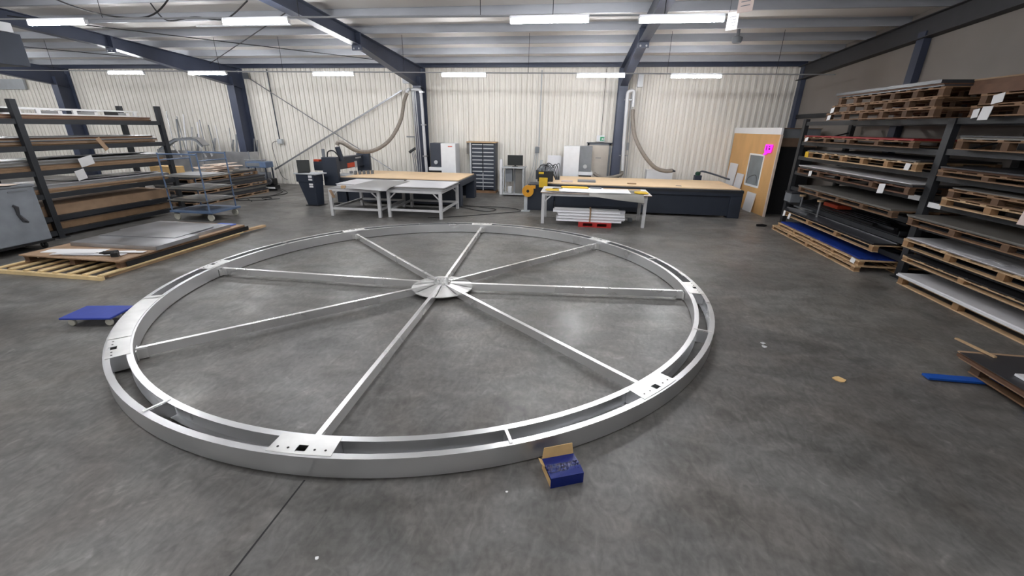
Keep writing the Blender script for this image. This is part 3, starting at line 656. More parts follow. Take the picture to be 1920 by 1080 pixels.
# ---- shelf trolley
t = thing('shelf_trolley', 'blue tubular trolley with sheet shelves in front of the black rack', 'trolley', (-9.75, 10.05, 0))
B(-.62, .6, -.5, .5, .2, .25).build('deck', 'bluepaint', t, .008)
for sx in (-.5, .48):
    for sy in (-.42, .4):
        w = MB().lathe([(.0, -.025), (.045, -.025), (.045, -.02), (.085, -.02), (.09, 0), (.085, .02), (.045, .02), (.045, .025), (0, .025)], 20, Matrix.Translation((sx, sy, .09)) @ Matrix.Rotation(PI / 2, 4, 'X')).build('wheel', 'wheel', t, smooth=True)
        B(sx - .04, sx + .04, sy - .035, sy + .035, .165, .2).build('mount', 'steel', w)
for sy in (-.45, .45):
    MB().tube(bez([(-.58, sy, .25), (-.58, sy, 1.55), (-.5, sy, 1.64), (.42, sy, 1.64), (.5, sy, 1.55), (.5, sy, .25)], 6), .018, 8).build('hoop', 'bluepaint', t, smooth=True)
for sx in (-.58, .5): MB().tube([(sx, -.45, 1.5), (sx, .45, 1.5)], .015, 8).build('cross_tube', 'bluepaint', t)
for i, z in enumerate((.5, .8, 1.1)): B(-.6, .56, -.5, .5, z, z + .025).build('shelf', 'greysheet', t)
for i, (z, m, lb) in enumerate(((.526, 'alusheet', 'thin bare sheets on the lowest trolley shelf'), (.826, 'alusheet', 'thin bare sheets on the middle trolley shelf'), (1.126, 'greysheet', 'grey sheets with offcuts on the top trolley shelf'))):
    sheets(-10.27, -9.31, 9.67, 10.43, z, [(m, .012), ('alusheet', .01)], lb, jit=.015)
# ---- stacked stock pallets by the back wall
SG = 'stock pallets by the back wall'
for i, (z, lb, x1) in enumerate(((0, 'lowest pallet of the stock stack in front of the trolley hoop', -11.3), (.32, 'middle pallet of the stock stack near the welding set', -11.35), (.64, 'top pallet of the stock stack under the pale offcuts', -11.7))):
    pallet(x1 - 1.5, x1, 11.3 + .2 * i, 14.55 + .05 * i, z, .1, lb, 'mdf' if i < 2 else 'chip', 5, 10, (), SG)
    sheets(x1 - 1.5, x1 - .03, 11.35 + .2 * i, 14.5 + .05 * i, z + .1, [('darksheet', .06), ('darksheet', .05), ('greysheet', .05), ('darksheet', .05)] if i < 2 else [('darksheet', .05), ('greysheet', .03)], ('dark sheets on the lowest stock pallet', 'dark sheets on the middle stock pallet', 'dark sheets under the pale offcuts')[i])
for k in range(12):
    l = random.uniform(.4, .75); tag(B(-.08, .08, -l, l, 0, .02).build('pale_offcut', 'scrapwood', loc=(-12.25 + random.uniform(-.2, .2), 13.5 + random.uniform(-.2, .3), .8225 + .0205 * k)), 'pale board offcut heaped on the stock stack', 'offcut', 'pale offcuts heap').rotation_euler = (0, 0, random.uniform(-.9, .5))
tag(B(-.45, .45, -.16, .16, 0, .28).build('cardboard_carton', 'card', loc=(-12.7, 12.0, .823), bevel=.006), 'flat brown carton standing on the stock stack', 'carton')
# ---- metal crate and leaning offcuts
t = thing('scrap_crate', 'tall grey sheet metal crate holding aluminium offcuts by the wall', 'crate', (-14.4, 16.0, 0))
B(-2.4, 1.68, -.35, -.33, 0, 1.33).build('front_panel', 'alusheet', t); B(-2.4, -2.38, -.33, .15, 0, 1.33).build('side_panel', 'alusheet', t); B(1.66, 1.68, -.33, .15, 0, 1.33).build('side_panel', 'alusheet', t)
for xx in (-2.4, -.4, 1.64): B(xx, xx + .05, -.36, -.35, 0, 1.36).build('corner_post', 'midgrey', t)
B(-2.38, 1.66, -.33, .15, 0, .03).build('base', 'alusheet', t)
rods = [(-16.2, -.3, 2.78, .035), (-16.0, -.15, 2.5, .06), (-15.8, .0, 2.68, .05), (-15.8, -.35, 2.6, .03), (-15.7, .1, 2.2, .06), (-15.5, .1, 1.95, .09), (-15.25, -.1, 2.4, .05), (-15.0, -.25, 2.48, .035), (-14.9, .15, 1.8, .1), (-14.6, -.35, 2.3, .03), (-14.4, -.25, 2.28, .025), (-14.1, .1, 1.75, .06), (-13.95, -.15, 2.2, .02), (-13.85, .0, 1.95, .08), (-13.68, -.08, 1.9, .09), (-13.62, -.02, 1.7, .05), (-13.1, -.05, 1.8, .05), (-12.95, -.1, 1.75, .03)]
for i, (x, dx, h, w) in enumerate(rods):
    tag(MB().bar((x - dx * .5, 15.72 + .027 * i, .05), (x + dx, 16.2 + .027 * i, h), w, .02, (0, 1, 0)).build('aluminium_offcut', ['alusheet', 'midgrey', 'whitesheet', 'steel'][i % 4]), ['slim aluminium offcut leaning in the crate by the wall', 'darker grey offcut leaning in the crate by the wall', 'white coated offcut leaning in the crate by the wall', 'bare steel offcut leaning in the crate by the wall'][i % 4], 'offcut', 'leaning offcuts in the crate')
t = thing('bent_channel', 'bent aluminium channel arching over the scrap crate', 'channel', (-15.3, 15.45, 1.36))
arc_ = [(-1.02, 0, .02), (-.6, 0, .26), (-.2, 0, .43), (.5, 0, .48), (.75, 0, .42), (.95, 0, .2)]
for i in range(5): cs = MB().bar(arc_[i], arc_[i + 1], .03, .34, (0, 1, 0)).build('channel_segment', 'alusheet', t); MB().bar(Vector(arc_[i]) + Vector((0, -.165, -.05)), Vector(arc_[i + 1]) + Vector((0, -.165, -.05)), .09, .01, (0, 1, 0)).build('channel_lip', 'midgrey', cs)
for i in (1, 3): MB().bar((arc_[i][0], 0, arc_[i][2]), (arc_[i][0] + .3, .05, -.25), .05, .03).build('strut', 'alu', t)
# ---- welding set and cables
t = thing('welding_set', 'blue and black welding set on a wheeled frame by the wall', 'welder', (-12.05, 15.35, 0))
B(-.5, .35, -.22, .22, .8, 1.02).build('control_box', 'bluepaint', t, .02); B(-.44, .1, -.235, -.22, .85, .97).build('front_plate', 'midgrey', t)
MB().tube([(-.5, -.22, 1.06), (.4, -.22, 1.1)], .02, 8).build('handle', 'steel', t)
for s in (-.42, .3):
    for q in (-.18, .18): B(s - .02, s + .02, q - .02, q + .02, .06, .8).build('frame_post', 'machine', t)
B(-.45, .33, -.2, .2, .3, .34).build('frame_shelf', 'machine', t); B(-.2, .25, -.15, .15, .34, .62).build('power_unit', 'midgrey', t, .02)
for s in (-.42, .3): MB().lathe([(0, -.03), (.06, -.03), (.06, .03), (0, .03)], 14, Matrix.Translation((s, -.18, .06)) @ Matrix.Rotation(PI / 2, 4, 'X')).build('wheel', 'rubber', t, smooth=True)
t = thing('wire_feeder', 'small black wire feeder with a coil beside the welding set', 'feeder', (-11.45, 15.0, 0))
B(-.17, .2, -.15, .15, .04, .2).build('feeder_body', 'black', t, .02); B(-.12, .15, -.12, .12, .2, .45).build('coil_housing', 'black', t, .03); MB().lathe([(.03, 0), (.11, 0), (.11, .05), (.03, .05)], 18, Matrix.Translation((0, -.13, .34)) @ Matrix.Rotation(PI / 2, 4, 'X'), True).build('coil', 'steel', t, smooth=True); B(-.17, .2, -.16, -.15, .08, .14).build('label_strip', 'paper', t); MB().lathe([(0, 0), (.15, 0), (.15, .04), (0, .04)], 12).build('base', 'black', t)
def floor_cable(pts, label, r=.012, m='cable'): tag(MB().tube(bez(pts, 6), r, 6).build('floor_cable', m, smooth=True), label, 'cable')
floor_cable([(-11.3, 14.9, .1), (-10.8, 14.6, .014), (-10.6, 13.6, .014), (-11.1, 12.9, .014), (-11.0, 12.6, .014), (-10.2, 12.8, .014), (-10.3, 13.3, .014), (-10.9, 13.0, .03), (-10.4, 12.5, .014)], 'black welding cable coiled on the floor by the stock stack')
floor_cable([(-11.4, 14.9, .15), (-10.9, 14.9, .014), (-10.4, 14.2, .014), (-10.6, 13.3, .014), (-10.2, 12.95, .014), (-9.9, 13.2, .014)], 'thin black cable trailing from the wire feeder')
floor_cable([(-3.6, 13.4, .012), (-3.0, 13.2, .012), (-2.4, 12.9, .012), (-2.6, 12.5, .012), (-3.2, 12.8, .012), (-3.5, 13.1, .02), (-2.2, 13.3, .012), (-1.6, 12.8, .012), (-2.2, 12.3, .012), (-3.2, 11.6, .012), (-4.0, 11.2, .012)], 'black cable snaking over the floor beside the bed pedestal', .01)
t = thing('wall_socket_drop', 'vertical cable drop ending in a socket box on the corrugated wall', 'socket', (-12.08, 16.72, 0))
MB().tube([(-.05, 0, 4.35), (0, 0, 1.8)], .022, 8).build('conduit_pipe', 'machine', t); B(-.07, .14, -.08, .05, 1.62, 1.8).build('socket_box', 'lightgrey', t, .01); MB().tube(bez([(-.02, -.05, 1.72), (-.3, -.08, 1.6), (-.28, -.05, .9), (-.1, -.1, .35), (.2, -.2, .2)]), .01, 6).build('lead', 'cable', t)
# ---- blue dolly
t = thing('furniture_dolly', 'flat cobalt blue dolly on casters beside the ring', 'dolly', (-5.90, 4.10, 0)); t.rotation_euler = (0, 0, .2)
B(-.30, .30, -.2, .2, .105, .13).build('platform', 'dolly', t, .008)
for sx in (-.22, .22):
    for sy in (-.13, .13):
        w = MB().lathe([(0, -.016), (.04, -.016), (.045, -.008), (.045, .008), (.04, .016), (0, .016)], 18, Matrix.Translation((sx, sy, .045)) @ Matrix.Rotation(PI / 2, 4, 'X')).build('caster', 'wheel', t, smooth=True)
        B(sx - .03, sx + .03, sy - .02, sy + .02, .088, .105).build('caster_plate', 'steel', w)

# ================================================================== BACK WALL MACHINES
def cnc(x0, x1, y0, y1, label, flip):
    t = thing('router_table', label, 'cutting table', ((x0 + x1) / 2, (y0 + y1) / 2, 0)); w, l = (x1 - x0) / 2, (y1 - y0) / 2
    B(-w, w, -l, l, .62, .80).build('bed_frame', 'machine', t, .01)
    B(-w + .1, w - .06, -l + .05, l - .05, .80, .83).build('spoilboard', 'spoil', t, .003)
    B(-w + .35, w - .32, -l + .08, -l + .12, .05, .62).build('front_panel', 'machine', t); B(-w + .35, w - .32, l - .12, l - .08, .05, .62).build('rear_panel', 'machine', t)
    for s in (-1, 1):
        for q in (-1, 1):
            B(min(s * w, s * (w - .32)), max(s * w, s * (w - .32)), min(q * l, q * (l - .3)), max(q * l, q * (l - .3)), 0, .62).build('pedestal', 'machine', t, .012)
    for q in (-l - .02, l - .02): B(-w, w, q, q + .04, .72, .78).build('guide_rail', 'rack', t)
    return t
c1 = cnc(-7.7, -3.55, 13.05, 15.25, 'dark router table with pale bed beside the tapered control kiosk', 1)
def put(t, x, y, z): return (x - t.location.x, y - t.location.y, z)
def BP(t, x0, x1, y0, y1, z0, z1): l = t.location; return B(x0 - l.x, x1 - l.x, y0 - l.y, y1 - l.y, z0, z1)
g1 = BP(c1, -7.98, -7.72, 12.95, 15.3, 1.0, 1.38).build('gantry_beam', 'machine', c1, .012)
BP(c1, -7.719, -7.713, 13.95, 14.45, 1.02, 1.17).build('logo_patch', 'orange', g1); BP(c1, -7.719, -7.712, 14.45, 14.62, .98, 1.2).build('cover_patch', 'lightgrey', g1); BP(c1, -7.719, -7.712, 14.55, 14.95, 1.28, 1.33).build('name_strip', 'lightgrey', g1)
for y in (12.9, 15.15): BP(c1, -8.0, -7.5, y, y + .14, .55, 1.42).build('gantry_leg', 'machine', c1, .012)
sd = BP(c1, -7.95, -7.62, 12.98, 13.3, .95, 1.42).build('spindle_box', 'machine', c1, .012)
BP(c1, -8.35, -8.0, 13.0, 13.3, 1.0, 1.28).build('motor_box', 'machine', c1, .01); BP(c1, -8.33, -8.15, 12.99, 13.15, 1.28, 1.34).build('warning_lamp', 'orange', c1)
MB().tube([put(c1, -8.02, 13.1, 1.3), put(c1, -8.02, 13.1, 1.66)], .05, 10).build('stop_post', 'midgrey', c1)
MB().tube(bez([put(c1, -7.9, 13.1, 1.42), put(c1, -7.85, 13.1, 1.58), put(c1, -7.65, 13.1, 1.6), put(c1, -7.5, 13.15, 1.4)]), .02, 8).build('cable_loop', 'cable', c1, smooth=True)
MB().tube([put(c1, -7.60, 13.42, 1.3), put(c1, -7.66, 13.35, 1.72)], .08, 12).build('suction_pipe', 'machine', c1, smooth=True)
for k in range(6): BP(c1, -7.45 + .1 * k, -7.39 + .1 * k, 13.55 + .1 * k, 13.66 + .1 * k, .83, .95).build('tool_holder', 'midgrey', c1)
BP(c1, -7.75, -7.35, 13.1, 13.7, .83, .87).build('apron_plate', 'lightgrey', c1)
t = thing('suction_hose', 'ribbed grey suction hose swooping from gantry to column pipework', 'hose', (0, 0, 0))
MB().tube(bez([(-7.66, 13.35, 1.77), (-7.62, 13.37, 1.85), (-7.48, 13.42, 1.83), (-7.16, 13.7, 1.585), (-6.82, 14.2, 1.592), (-6.50, 14.8, 1.92), (-6.30, 15.4, 2.55), (-6.30, 15.86, 3.2), (-6.24, 16.03, 3.47)], 8), .062, 12).build('hose_body', 'hose', t, smooth=True)
MB().tube([(-6.24, 16.04, 3.5), (-6.24, 16.04, 3.56), (-6.18, 16.04, 3.6), (-6.12, 16.04, 3.6)], .06, 10).build('elbow', 'tube', t, smooth=True)
# control kiosk
t = thing('control_kiosk', 'tapered navy control kiosk with laptop shelf', 'kiosk', (-8.12, 12.45, 0)); t.rotation_euler = (0, 0, -.12)
MB().poly([(-.14, -.16, 0), (.2, -.16, 0), (.2, .16, 0), (-.14, .16, 0), (-.36, -.2, .72), (.24, -.2, .72), (.24, .2, .72), (-.36, .2, .72)], [(0, 3, 2, 1), (4, 5, 6, 7), (0, 1, 5, 4), (1, 2, 6, 5), (2, 3, 7, 6), (3, 0, 4, 7)]).build('pedestal', 'machine', t, .01)
B(-.4, .24, -.22, .22, .72, .95).build('head_box', 'machine', t, .01); B(-.43, .36, -.26, .26, .95, .985).build('shelf', 'lightgrey', t, .005); B(-.2, .28, -.2, .24, 0, .02).build('base_plate', 'black', t)
for (z0, z1) in ((.86, .93), (.78, .83), (.64, .69), (.57, .62)): B(.06, .19, -.232, -.215, z0, z1).build('sticker', 'paper', t)
t = thing('laptop', 'open black laptop tilted on the control kiosk shelf', 'laptop', (-8.33, 12.42, .986)); t.rotation_euler = (0, 0, .55)
B(-.17, .17, -.12, .12, 0, .02).build('base', 'black', t); MB().poly([(-.18, .11, .02), (.18, .11, .02), (.18, .2, .36), (-.18, .2, .36), (-.18, .125, .02), (.18, .125, .02), (.18, .215, .36), (-.18, .215, .36)], [(0, 1, 2, 3), (7, 6, 5, 4), (0, 4, 5, 1), (1, 5, 6, 2), (2, 6, 7, 3), (3, 7, 4, 0)]).build('screen', 'screen', t)
tag(MB().lathe([(0, 0), (.09, 0), (.07, .02), (.04, .035), (0, .035)], 12, Matrix.Translation((-7.98, 12.28, .986))).build('wrap_lump', 'lightgrey', smooth=True), 'crumpled pale wrap beside the laptop', 'wrap')
tag(MB().lathe([(.05, 0), (.1, 0), (.1, .04), (.05, .04)], 16, Matrix.Translation((-7.55, 12.7, .0)), True).build('black_coil', 'cable'), 'small black coil on the floor behind the kiosk', 'coil')
# ---- welded tables in front
def work_table(x0, x1, y0, y1, h, label, lower=True):
    t = thing('work_table', label, 'table', ((x0 + x1) / 2, (y0 + y1) / 2, 0)); w, l = (x1 - x0) / 2, (y1 - y0) / 2
    for s in (-1, 1):
        for q in (-1, 1):
            B(s * (w - .04) - .04, s * (w - .04) + .04, q * (l - .04) - .04, q * (l - .04) + .04, 0, h - .08).build('leg', 'tablegrey', t, .004)
            MB().bar((s * (w - .07), q * (l - .04), h - .24), (s * (w - .24), q * (l - .04), h - .08), .03, .03).build('corner_brace', 'tablegrey', t)
    for q in (-1, 1): B(-w, w, q * (l - .04) - .035, q * (l - .04) + .035, h - .08, h - .01).build('top_rail', 'tablegrey', t, .004)
    for s in (-1, 1): B(s * (w - .04) - .035, s * (w - .04) + .035, -l + .07, l - .07, h - .08, h - .01).build('top_rail', 'tablegrey', t, .004)
    if lower:
        for q in (-1, 1): B(-w + .08, w - .08, q * (l - .04) - .03, q * (l - .04) + .03, .18, .24).build('lower_rail', 'tablegrey', t, .004)
        for s in (-1, 1): B(s * (w - .04) - .03, s * (w - .04) + .03, -l + .08, l - .08, .18, .24).build('lower_rail', 'tablegrey', t, .004)
    B(-w, w, -l, l, h - .01, h).build('top', 'alusheet', t)
    return t
work_table(-6.72, -5.24, 10.95, 12.75, .76, 'grey steel work table nearer the control kiosk')
work_table(-5.10, -3.55, 11.1, 12.85, .76, 'grey steel work table nearer the drawer cabinet')
sheets(-6.75, -5.2, 11.5, 12.75, .761, [('whitesheet', .03), ('mdf', .012), ('whitesheet', .012)], 'white boards laid on the table nearer the kiosk')
sheets(-5.1, -3.5, 11.3, 12.8, .761, [('alusheet', .02), ('greysheet', .02), ('alusheet', .012), ('whitesheet', .006)], 'scratched sheets laid on the table nearer the drawer cabinet', jit=.05)
curl(-6.1, -4.95, 10.75, 12.5, .83, 'alusheet', 'loose bright sheet spanning the gap between the two tables', .05, 0, .0)
tag(MB().bar((-6.62, 10.89, .72), (-6.52, 10.88, .52), .1, .012).build('board_scrap', 'mdf'), 'broken brown scrap hanging off the table nearer the kiosk', 'scrap')
tag(B(-6.36, -6.26, 11.0, 11.1, .761, .83).build('wood_block', 'pine'), 'small wood block on the table nearer the kiosk', 'block')
# ---- white pump cabinets
def pump(x, y, label, dark_left, logo):
    t = thing('pump_cabinet', label, 'cabinet', (x, y, 0)); s = -1 if dark_left else 1
    B(-.28, .28, -.3, .3, 0, 1.8).build('cabinet_body', 'white', t, .015)
    B(min(s * .28, s * .72), max(s * .28, s * .72), -.2, .3, .95, 1.8).build('filter_box', 'midgrey' if not dark_left else 'machine', t, .01)
    B(min(s * .28, s * .78), max(s * .28, s * .78), -.28, .3, .82, .94).build('shelf', 'white', t, .01)
    B(min(s * .3, s * .74), max(s * .3, s * .74), -.24, .3, .05, .82).build('motor_housing', 'black', t, .01)
    MB().lathe([(0, 0), (.07, 0), (.07, .06), (0, .06)], 14, Matrix.Translation((s * .5, -.21, 1.12)) @ Matrix.Rotation(PI / 2, 4, 'X')).build('gauge', 'lightgrey', t, smooth=True)
    if logo: B(.0, .16, -.304, -.3, 1.68, 1.71).build('maker_strip', 'orange', t)
pump(-4.75, 16.2, 'white pump cabinet with dark filter box behind the navy column', True, True)
pump(-.22, 16.1, 'white pump cabinet with grey filter box beside the metal door', False, False)
# ---- drawer cabinet
t = thing('drawer_cabinet', 'tall navy tool cabinet with many shallow drawers', 'cabinet', (-3.53, 16.5, 0))
B(-.48, .48, -.02, .3, .08, 1.83).build('carcass', 'machine', t)
for s in (-.48, .43): B(s, s + .05, -.2, -.02, .08, 1.83).build('side_frame', 'machine', t)
B(-.62, .5, -.22, .3, 1.83, 1.87).build('top_board', 'pine', t); B(-.5, .5, -.22, .3, 0, .08).build('plinth', 'oldpine', t); B(-.5, -.44, -.21, -.2, .08, 1.83).build('edge_strip', 'lightgrey', t)
n = 12
for k in range(n):
    z0 = .14 + k * 1.66 / n
    for q in (-.42, .01):
        d = B(q, q + .41, -.17, -.03, z0, z0 + .095).build('drawer', 'machine', t); B(q + .01, q + .4, -.19, -.165, z0 + .09, z0 + .125).build('label_lip', 'lightgrey', d)
B(-.012, .012, -.19, -.17, .1, .75).build('lock_bar', 'lightgrey', t)
tag(B(-4.18, -4.02, 16.45, 16.6, 1.42, 1.82).build('wall_bracket_panel', 'greysheet'), 'small grey mesh panel beside the drawer cabinet top', 'panel')
# ---- computer stand
t = thing('computer_stand', 'grey wheeled computer stand with open frame', 'stand', (-2.28, 16.0, 0))
for sx in (-.36, .36):
    for sy in (-.25, .25): B(sx - .02, sx + .02, sy - .02, sy + .02, .05, 1.0).build('leg', 'lightgrey', t)
B(-.42, .42, -.3, .3, 1.0, 1.04).build('top_shelf', 'lightgrey', t); B(-.4, .4, -.28, .28, .05, .09).build('bottom_shelf', 'lightgrey', t); B(-.05, .05, .2, .24, .09, 1.0).build('centre_post', 'lightgrey', t); B(-.3, -.06, -.1, .2, .5, .95).build('computer_case', 'midgrey', t); B(.06, .3, -.1, .2, .09, .95).build('side_panel', 'greysheet', t)
t = thing('monitor', 'dark flat monitor standing on the computer stand', 'monitor', (-2.25, 16.0, 1.04)); B(-.27, .27, -.03, .02, .05, .39).build('screen', 'screen', t, .006); B(-.28, .28, -.02, .03, .04, .4).build('bezel', 'black', t); B(-.1, .1, -.1, .1, 0, .012).build('foot', 'black', t); B(-.03, .03, -.01, .04, .01, .06).build('neck', 'black', t)
tag(B(-2.84, -2.74, 16.05, 16.2, 0, 1.28).build('white_profile', 'whitesheet', bevel=.004), 'tall white profile standing beside the computer stand', 'profile')
tag(B(-2.48, -2.33, 15.76, 15.9, .092, .35).build('plastic_jug', 'plastic', bevel=.03), 'pale plastic jug on the bottom shelf of the computer stand', 'jug')
t = thing('wall_socket_drop', 'grey cable drop and socket on the wall behind the reel', 'socket', (-1.55, 16.75, 0)); MB().tube([(.1, 0, 4.3), (.08, 0, 1.75)], .02, 8).build('conduit_pipe', 'lightgrey', t); B(-.05, .1, -.08, .04, 1.5, 1.72).build('socket_box', 'midgrey', t, .01)
for k in (-.08, 0, .1): MB().tube(bez([(k * .5, -.05, 1.5), (k - .05, -.1, .9), (k * 2 - .2, -.4, .2)]), .012, 6).build('lead', 'lightgrey', t)
# ---- second router table
c2 = cnc(-.95, 4.75, 13.1, 15.3, 'dark router table with pale bed beside the plywood booth', -1)
BP(c2, -1.45, -.95, 13.1, 13.75, 0, .78).build('end_cabinet', 'machine', c2, .012)
g2 = BP(c2, -1.2, -.98, 12.95, 15.35, .95, 1.22).build('gantry_beam', 'machine', c2, .012)
BP(c2, -1.13, -.68, 12.82, 13.1, .9, 1.2).build('spindle_box', 'black', c2, .012); BP(c2, -1.1, -.95, 12.81, 12.82, 1.12, 1.18).build('warning_label', 'yellow', c2); BP(c2, -1.08, -.83, 12.78, 12.86, .74, 1.02).build('yellow_panel', 'yellow', c2, .01)
for k in range(6):
    MB().tube(bez([put(c2, -1.1 + .08 * k, 12.95, 1.2), put(c2, -1.05 + .1 * k, 12.95, 1.36 + .03 * (k % 3)), put(c2, -.8 + .06 * k, 12.97, 1.3), put(c2, -.6 + .02 * k, 13.0, .95)]), .014, 6).build('cable_loop', ('cable', 'midgrey')[k % 2], c2, smooth=True)
for k in range(4): BP(c2, -1.1 + .1 * k, -1.03 + .1 * k, 12.88, 12.98, 1.2, 1.28 + .03 * (k % 2)).build('motor', 'midgrey', c2)
MB().tube([put(c2, -1.05, 13.0, 1.2), put(c2, -1.05, 13.0, 1.5)], .045, 10).build('stop_post', 'lightgrey', c2)
t = thing('yellow_reel', 'amber plastic reel with dark hub beside the router table', 'reel', (-1.4, 12.8, .62))
MB().lathe([(.04, -.05), (.17, -.05), (.17, .05), (.04, .05)], 28, Matrix.Rotation(PI / 2, 4, 'X'), True).build('reel_body', 'reel', t, smooth=True); MB().lathe([(0, -.04), (.045, -.04), (.045, .052), (0, .052)], 16, Matrix.Rotation(PI / 2, 4, 'X')).build('hub', 'black', t); B(.08, .22, -.04, .04, .08, .17).build('outlet', 'reel', t)
B(-.12, -.02, .06, .12, -.62, .0).build('reel_post', 'lightgrey', t); B(-.2, .06, -.05, .2, -.62, -.6).build('reel_foot', 'lightgrey', t)
for (x, y, w, l, h, m, lb) in ((.05, 13.6, .55, .35, .05, 'midgrey', 'dark plate lying on the second router bed'), (-.45, 13.45, .35, .3, .03, 'pinktag', 'pale papers at the end of the second router bed'), (1.55, 13.5, .26, .14, .03, 'chip', 'brown rag on the second router bed')):
    tag(B(x, x + w, y, y + l, .8305, .83 + h).build('bed_item', m, bevel=.006), lb, 'plate' if m == 'midgrey' else 'scrap')
tag(B(2.95, 3.1, 13.4, 13.5, .8305, .84).build('small_tag', 'greysheet'), 'tiny grey tag on the second router bed', 'tag')
# boards behind
for (x, y, w, h, lb) in ((-.85, 16.3, .5, 1.45, 'white board leaning behind the second router gantry'), (-.55, 16.45, .45, 1.4, 'cream board leaning behind the white pump cabinet')):
    tag(B(-w / 2, w / 2, 0, .03, 0, h).build('leaning_board', 'whitesheet' if x < -.7 else 'paper', loc=(x, y, 0)), lb, 'board').rotation_euler = (-.08, 0, 0)
# ---- metal door & exit sign
d1 = struct(B(.40, 1.12, YB - .09, YB - .04, 0, 1.82).build('door_1', 'doorpaint', bevel=.006))
for a in ((.33, .40, 0, 1.88), (1.12, 1.19, 0, 1.88), (.33, 1.19, 1.82, 1.88)): B(a[0], a[1], YB - .1, YB - .03, a[2], a[3]).build('door_frame', 'midgrey', d1)
B(.45, .5, YB - .13, YB - .09, .92, .96).build('door_handle', 'steel', d1); B(.66, .86, YB - .095, YB - .09, 1.36, 1.38).build('door_text_strip', 'midgrey', d1); B(.3, 1.22, YB - .12, YB - .03, 1.88, 1.91).build('door_lintel', 'machine', d1)
t = thing('exit_sign', 'small green and white exit sign above the metal door', 'sign', (.79, YB - .1, 1.94)); B(-.15, .15, -.03, .03, 0, .22).build('sign_box', 'white', t, .006); B(-.02, .13, -.034, -.03, .03, .17).build('green_panel', 'green', t)
MB().prism([(.02, .05), (.045, .1), (.03, .13), (.06, .14), (.07, .1), (.09, .06), (.075, .055), (.055, .085), (.04, .05)], 0, .002, Matrix.Translation((0, -.0345, 0)) @ Matrix.Rotation(PI / 2, 4, 'X')).build('running_figure', 'white', t); B(.1, .12, -.0362, -.0342, .05, .15).build('door_symbol', 'white', t)
MB().tube([(0, 0, .22), (0, .0, 2.4)], .008, 6).build('feed_cable', 'cable', t)
# ---- pipework on the columns
t = thing('extraction_pipe', 'white extraction pipe clipped to the navy column behind the router kiosk', 'pipe', (-5.74, 16.03, 0))
MB().tube(bez([(-.31, 0, 3.6), (-.05, 0, 3.6), (.02, 0, 3.52), (.04, 0, 3.0), (.07, 0, 1.2), (.08, 0, .85), (.08, .0, .8), (.08, .0, .75)], 6), .055, 12).build('pipe', 'tube', t, smooth=True)
for k in range(3): MB().tube([(-.3 + .06 * k, -.02, 3.55), (-.26 + .08 * k, -.02, .5)], .018, 6).build('conduit_pipe', 'conduit', t)
for z in (3.5, 2.4, 1.3): B(-.02, .14, -.07, .08, z, z + .05).build('clip', 'steel', t)
B(-.62, -.36, -.05, .1, 3.8, 4.2).build('junction_box', 'lightgrey', t, .01); MB().tube([(-.55, -.02, 1.45), (-.3, -.02, 1.6)], .05, 8).build('valve', 'rack', t); B(-.62, -.3, -.03, .03, 1.98, 2.03).build('bracket', 'midgrey', t)
for k in range(3): MB().tube(bez([(-.45 + .05 * k, -.03, 1.5), (-.4 + .07 * k, -.03, 1.1), (-.33 + .06 * k, -.03, .3)]), .014, 6).build('air_line', 'midgrey', t)
t = thing('extraction_pipe', 'white extraction pipe clipped to the navy column beside the metal door', 'pipe', (1.64, 16.03, 0))
MB().tube(bez([(-.12, 0, 3.5), (-.1, 0, 3.56), (.0, 0, 3.6), (.08, 0, 3.56), (.09, 0, 3.35), (.1, 0, 3.09)], 6), .055, 12).build('pipe', 'tube', t, smooth=True)
MB().tube([(-.12, 0, 3.5), (-.08, 0, 2.0), (-.03, 0, 1.0)], .06, 12).build('down_pipe', 'tube', t, smooth=True)
for k in range(2): MB().tube([(.02 + .06 * k, .095, 3.5), (.06 + .07 * k, .095, .6)], .016, 6).build('conduit_pipe', 'conduit', t)
B(.16, .34, -.06, .06, 3.7, 4.1).build('junction_box', 'lightgrey', t, .01); B(.02, .1, -.05, .0, 1.7, 1.95).build('switch_box', 'midgrey', t)
for z in (3.3, 1.5): B(-.2, .1, -.03, .03, z, z + .03).build('clip', 'steel', t)
t = thing('suction_hose', 'ribbed grey suction hose drooping from the column beside the door to the bed', 'hose', (0, 0, 0))
MB().tube(bez([(1.745, 16.02, 3.0), (1.76, 15.9, 2.72), (1.88, 15.7, 2.15), (2.2, 15.5, 1.6), (2.6, 15.45, 1.2), (2.95, 15.45, 1.08), (3.2, 15.45, 1.1)], 8), .065, 12).build('hose_body', 'hose', t, smooth=True); MB().tube([(3.18, 15.45, 1.1), (3.3, 15.45, 1.08)], [.06, .02], 10).build('nozzle', 'machine', t)
t = thing('suction_hose', 'short grey hose from the column pipe to the pump beside the metal door', 'hose', (0, 0, 0))
MB().tube(bez([(1.605, 16.03, .93), (1.55, 15.95, .86), (1.25, 15.9, .78), (.95, 15.9, .75), (.72, 15.95, .82), (.63, 16.0, .88)], 8), .055, 12).build('hose_body', 'hose', t, smooth=True)
tag(B(2.5, 3.4, 16.3, 16.7, 0, 1.02).build('white_carton', 'paper', bevel=.01), 'low white box against the corrugated wall behind the bed', 'box')
t = thing('drain_pump', 'green and black pump with a bent hose behind the bed', 'pump', (4.1, 15.7, 0)); B(-.1, .12, -.1, .1, .0, .95).build('pump_stand', 'machine', t); MB().lathe([(0, 0), (.08, .0), (.09, .07), (.05, .12), (0, .12)], 14, Matrix.Translation((0, 0, .95))).build('pump_head', 'darkgreen', t, smooth=True); MB().tube(bez([(.05, 0, 1.04), (.15, 0, 1.08), (.5, -.1, 1.0), (.95, -.35, .87)]), .028, 8).build('bent_hose', 'machine', t, smooth=True)
